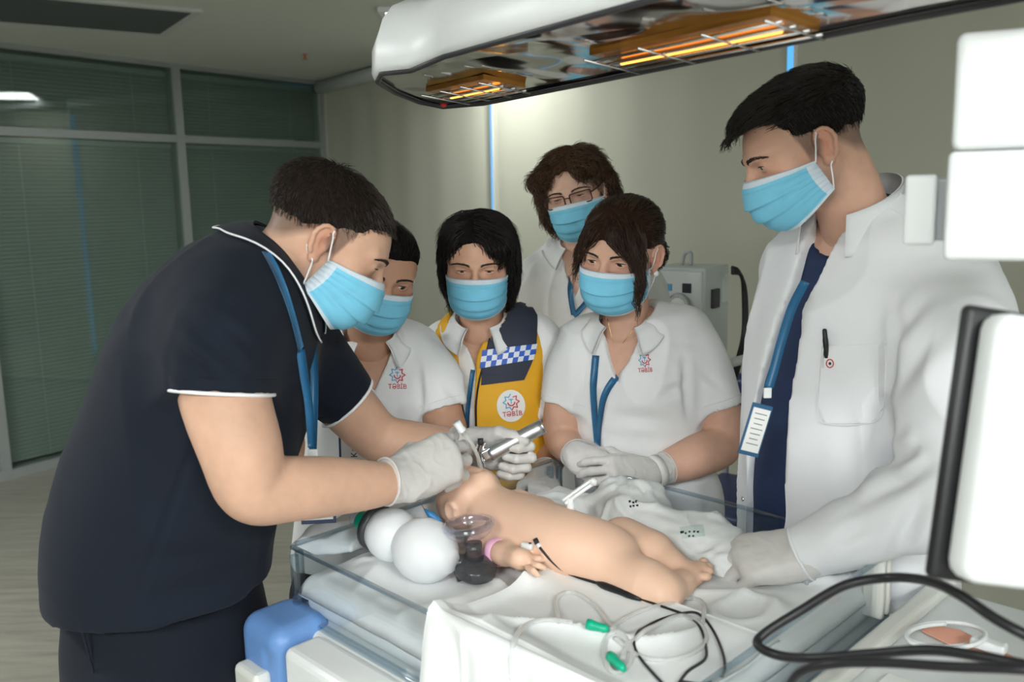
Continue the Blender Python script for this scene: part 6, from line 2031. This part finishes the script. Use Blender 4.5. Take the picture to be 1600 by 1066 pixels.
# navy scrub top under the coat
V, Q = garment(pts[1:], np.array(rx[1:]) - .008, np.array(ry[1:]) - .008, rg, [], pts[-1][2], amp=.003, seed=30, h=.009, subs=[(cone(P(1330, 372, 1.53), P(1320, 300, 1.5), .058, .07), .01), (ell(P(1290, 372, 1.46), (.05, .05, .05)), .01)])
bvs = bvh_of(V, Q)
put('scrub_top', mesh_from('scrub_top', V, Q, M['scrub_navy']), T6, label='navy scrub top')
O6 = P(1330, 372, 1.53)
def coatcut(p):
    q = p - O6.astype(np.float32)
    x = q @ rg.astype(np.float32); y = q @ fw.astype(np.float32); z = q[..., 2]
    x0 = np.interp(z, [-.75, -.30, -.12, .05], [.055, .050, .030, .004]).astype(np.float32)
    w = np.interp(z, [-.75, -.35, -.20, -.08, .02], [.055, .048, .034, .022, .035]).astype(np.float32)
    front = np.maximum(np.abs(x - x0) - w, -y + .0)
    hole = np.sqrt(x * x + (y + .02) ** 2) - .070 + np.clip(-z - .01, 0, 1)
    return -np.minimum(front, hole)
cre = [(P(1490, 480, 1.30), P(1410, 600, 1.34), .016, .008), (P(1460, 460, 1.32), P(1390, 540, 1.36), .013, .006), (P(1440, 700, 1.26), P(1390, 720, 1.26), .012, .008), (P(1420, 740, 1.2), P(1340, 790, 1.22), .014, .007),
       (P(1440, 780, 1.19), P(1400, 870, 1.2), .012, .008), (P(1460, 720, 1.19), P(1400, 760, 1.19), .011, .007), (P(1340, 640, 1.38), P(1330, 840, 1.36), .02, .005), (P(1405, 470, 1.38), P(1395, 640, 1.36), .010, .005), (P(1360, 820, 1.22), P(1300, 850, 1.25), .010, .005)]
V, Q = garment(pts, np.array(rx) + .010, np.array(ry) + .010, rg, [dict(pts=[P(1452, 430, 1.46), P(1486, 490, 1.38), P(1494, 610, 1.32), P(1486, 730, 1.27), P(1455, 785, 1.265), P(1390, 806, 1.285), P(1318, 838, 1.308), P(1250, 866, 1.33)], r=[.088, .092, .086, .080, .072, .062, .054, .044]),
               dict(pts=aR[:4] + [P(1240, 840, 1.70)], r=[.08, .08, .072, .06, .048])], pts[-1][2], amp=.0095, seed=33, creases=cre, cutfn=coatcut, h=.006, k=.05, scale=9)
bv6 = bvh_of(V, Q)
coat = put('white_coat', mesh_from('white_coat', V, Q, M['white_coat']), T6, label='white medical coat with press studs')
cu0, cu1 = P(1250, 866, 1.33), P(1318, 838, 1.308)
quick('cuff_edge', tube(mouth(cu0 + nrm(cu1 - cu0) * .003, nrm(cu0 - cu1), .0415), .0030, 8, closed=True), M['white_coat'], coat, smooth=True)
# standing collar
n_ = 46
th = np.radians(np.linspace(38, 322, n_))
g = np.zeros((n_, 6, 3))
for j in range(6):
    t = j / 5
    fr_ = (1 + np.cos(th)) / 2
    rr = .080 - .006 * t
    g[:, j] = np.stack([np.sin(th) * rr, np.cos(th) * rr * 1.05 + .012 * fr_ - .012, -.030 + (.086 + .014 * (1 - fr_)) * t * (1 - .25 * fr_) - .040 * fr_], -1)
Rn = np.stack([rg, fw, UPV], 1)
Wc = (P(1326, 336, 1.525) + g.reshape(-1, 3) @ Rn.T).reshape(n_, 6, 3)
Wc = push_out(Wc.reshape(-1, 3), bvh_of(h6['V'], h6['Q']), .005).reshape(n_, 6, 3)
Wc = smooth_grid(Wc)
cN = Wc - Wc.mean((0, 1)); cN[..., 2] = 0; cN /= np.linalg.norm(cN, axis=-1, keepdims=True)
quick('standing_collar', sheet_solid(Wc, (cN * .004).reshape(-1, 3)), M['white_coat'], coat, smooth=True)
# studs, pocket, pen, lanyard and badge
for u, v in ((1273, 424), (1237, 531), (1218, 637), (1213, 743), (1162, 780)):
    c, n = hit(u, v, bv6, .001)
    rng_ = lathe(c, n, [(0, .0042), (.0016, .0042), (.0022, .0036), (.0014, .0030)], 18, cap=False)
    quick('press_stud', rng_, M['metal'], coat, smooth=True)
pk = [(1288, 541), (1386, 537), (1384, 634), (1361, 660), (1292, 662), (1280, 634)]
quick('breast_pocket', patch_px(pk, bv6, .0018, .0022, 7), M['white_coat'], coat)
quick('pocket_stitch', tube_px([(1286, 541), (1280, 634), (1292, 662), (1361, 660), (1384, 634), (1386, 537)], bv6, .0007, .0045, 4, 5), M['white_seam'], coat)
quick('yoke_seam', tube_px([(1390, 324), (1405, 334), (1424, 342)], bv6, .0008, .001), M['white_seam'], coat)
quick('front_placket', tube_px([(1282, 400), (1250, 480), (1232, 560), (1222, 660), (1215, 760), (1212, 830)], bv6, .0009, .001), M['white_seam'], coat)
c1_ = hit(1293, 536, bv6, .007)[0]; c2_ = hit(1293, 516, bv6, .010)[0]
dpen = nrm(c2_ - c1_)
quick('pen', lathe(c1_ - dpen * .045, dpen, [(0, .004), (.050, .0045), (.052, .0040), (.066, .0036), (.068, .002)], 14), M['black_rubber'], T6, smooth=True)
quick('pen_clip', tube([hit(1290, 540, bv6, .0075)[0], hit(1288, 575, bv6, .0062)[0]], .0010, 6), M['metal'], T6)
lb = quick('pocket_label', patch_px([(1289, 560), (1309, 560), (1309, 576), (1289, 576)], bv6, .0045, .0006, 6), M['paper'], coat)
ringp = np.array([hit(1299 + 5.4 * math.cos(a), 568 + 6.2 * math.sin(a), bv6, .0060)[0] for a in np.linspace(0, 6.283, 21)[:-1]])
quick('emblem_ring', tube(ringp, .0009, 5, closed=True), M['red_print'], lb)
quick('emblem_dot', patch_px([(1299 + 2 * math.cos(a), 568 + 2.4 * math.sin(a)) for a in np.linspace(0, 6.283, 9)[:-1]], bv6, .0056, .0004, 4), M['ink'], lb)
lyd = [P(1258, 440, 1.395), P(1238, 480, 1.375), P(1222, 530, 1.36), P(1210, 575, 1.35), P(1201, 606, 1.345)]
quick('lanyard', free_ribbon(lyd, (-.35, -.92, .1), .014), M['lanyard'], T6, smooth=True)
quick('lanyard_clip', box(P(1199, 614, 1.34), (.012, .005, .016), None, .001), M['white_plastic'], T6)
exb = nrm(P(1197, 660, 1.335) - P(1165, 652, 1.330)); eyb = nrm(P(1195, 640, 1.335) - P(1166, 705, 1.330)); eyb = nrm(eyb - exb * (eyb @ exb))
b, Rb_ = badge(T6, P(1180, 672, 1.332), exb, eyb, 0, .034, .082, frame_mat=M['badge_blue'])
for k_ in range(7):
    quick('printed_line', box(P(1180, 672, 1.332) + Rb_[:, 2] * .0032 + Rb_[:, 1] * (.026 - .008 * k_), (.020 - .003 * (k_ % 3), .0016, .0003), Rb_), M['ink_grey'], b)
glove(T6, w=wr6, d=P(1150, 876, 1.345) - wr6, back=(-.18, -.42, .88), thumb=(-.2, .95, .1), curls=[(34, 50, 30), (38, 54, 32), (42, 56, 32), (46, 56, 32)], s=1.12, cuff=.05, rc=(.036, .036), dcuff=aL[5] - wr6,
      tpts=[(.026, .020, -.010), (.048, .050, -.030), (.044, .082, -.044), (.030, .100, -.052)])
hip = pts[-1] * (1, 1, 0) + UPV * (pts[-1][2] - .02)
trousers(T6, hip, rg, fw, [hip * (1, 1, 0) + rg * .11, hip * (1, 1, 0) - rg * .11], M['scrub_navy'], r=.10, spreadr=.09, cuff_r=.06)
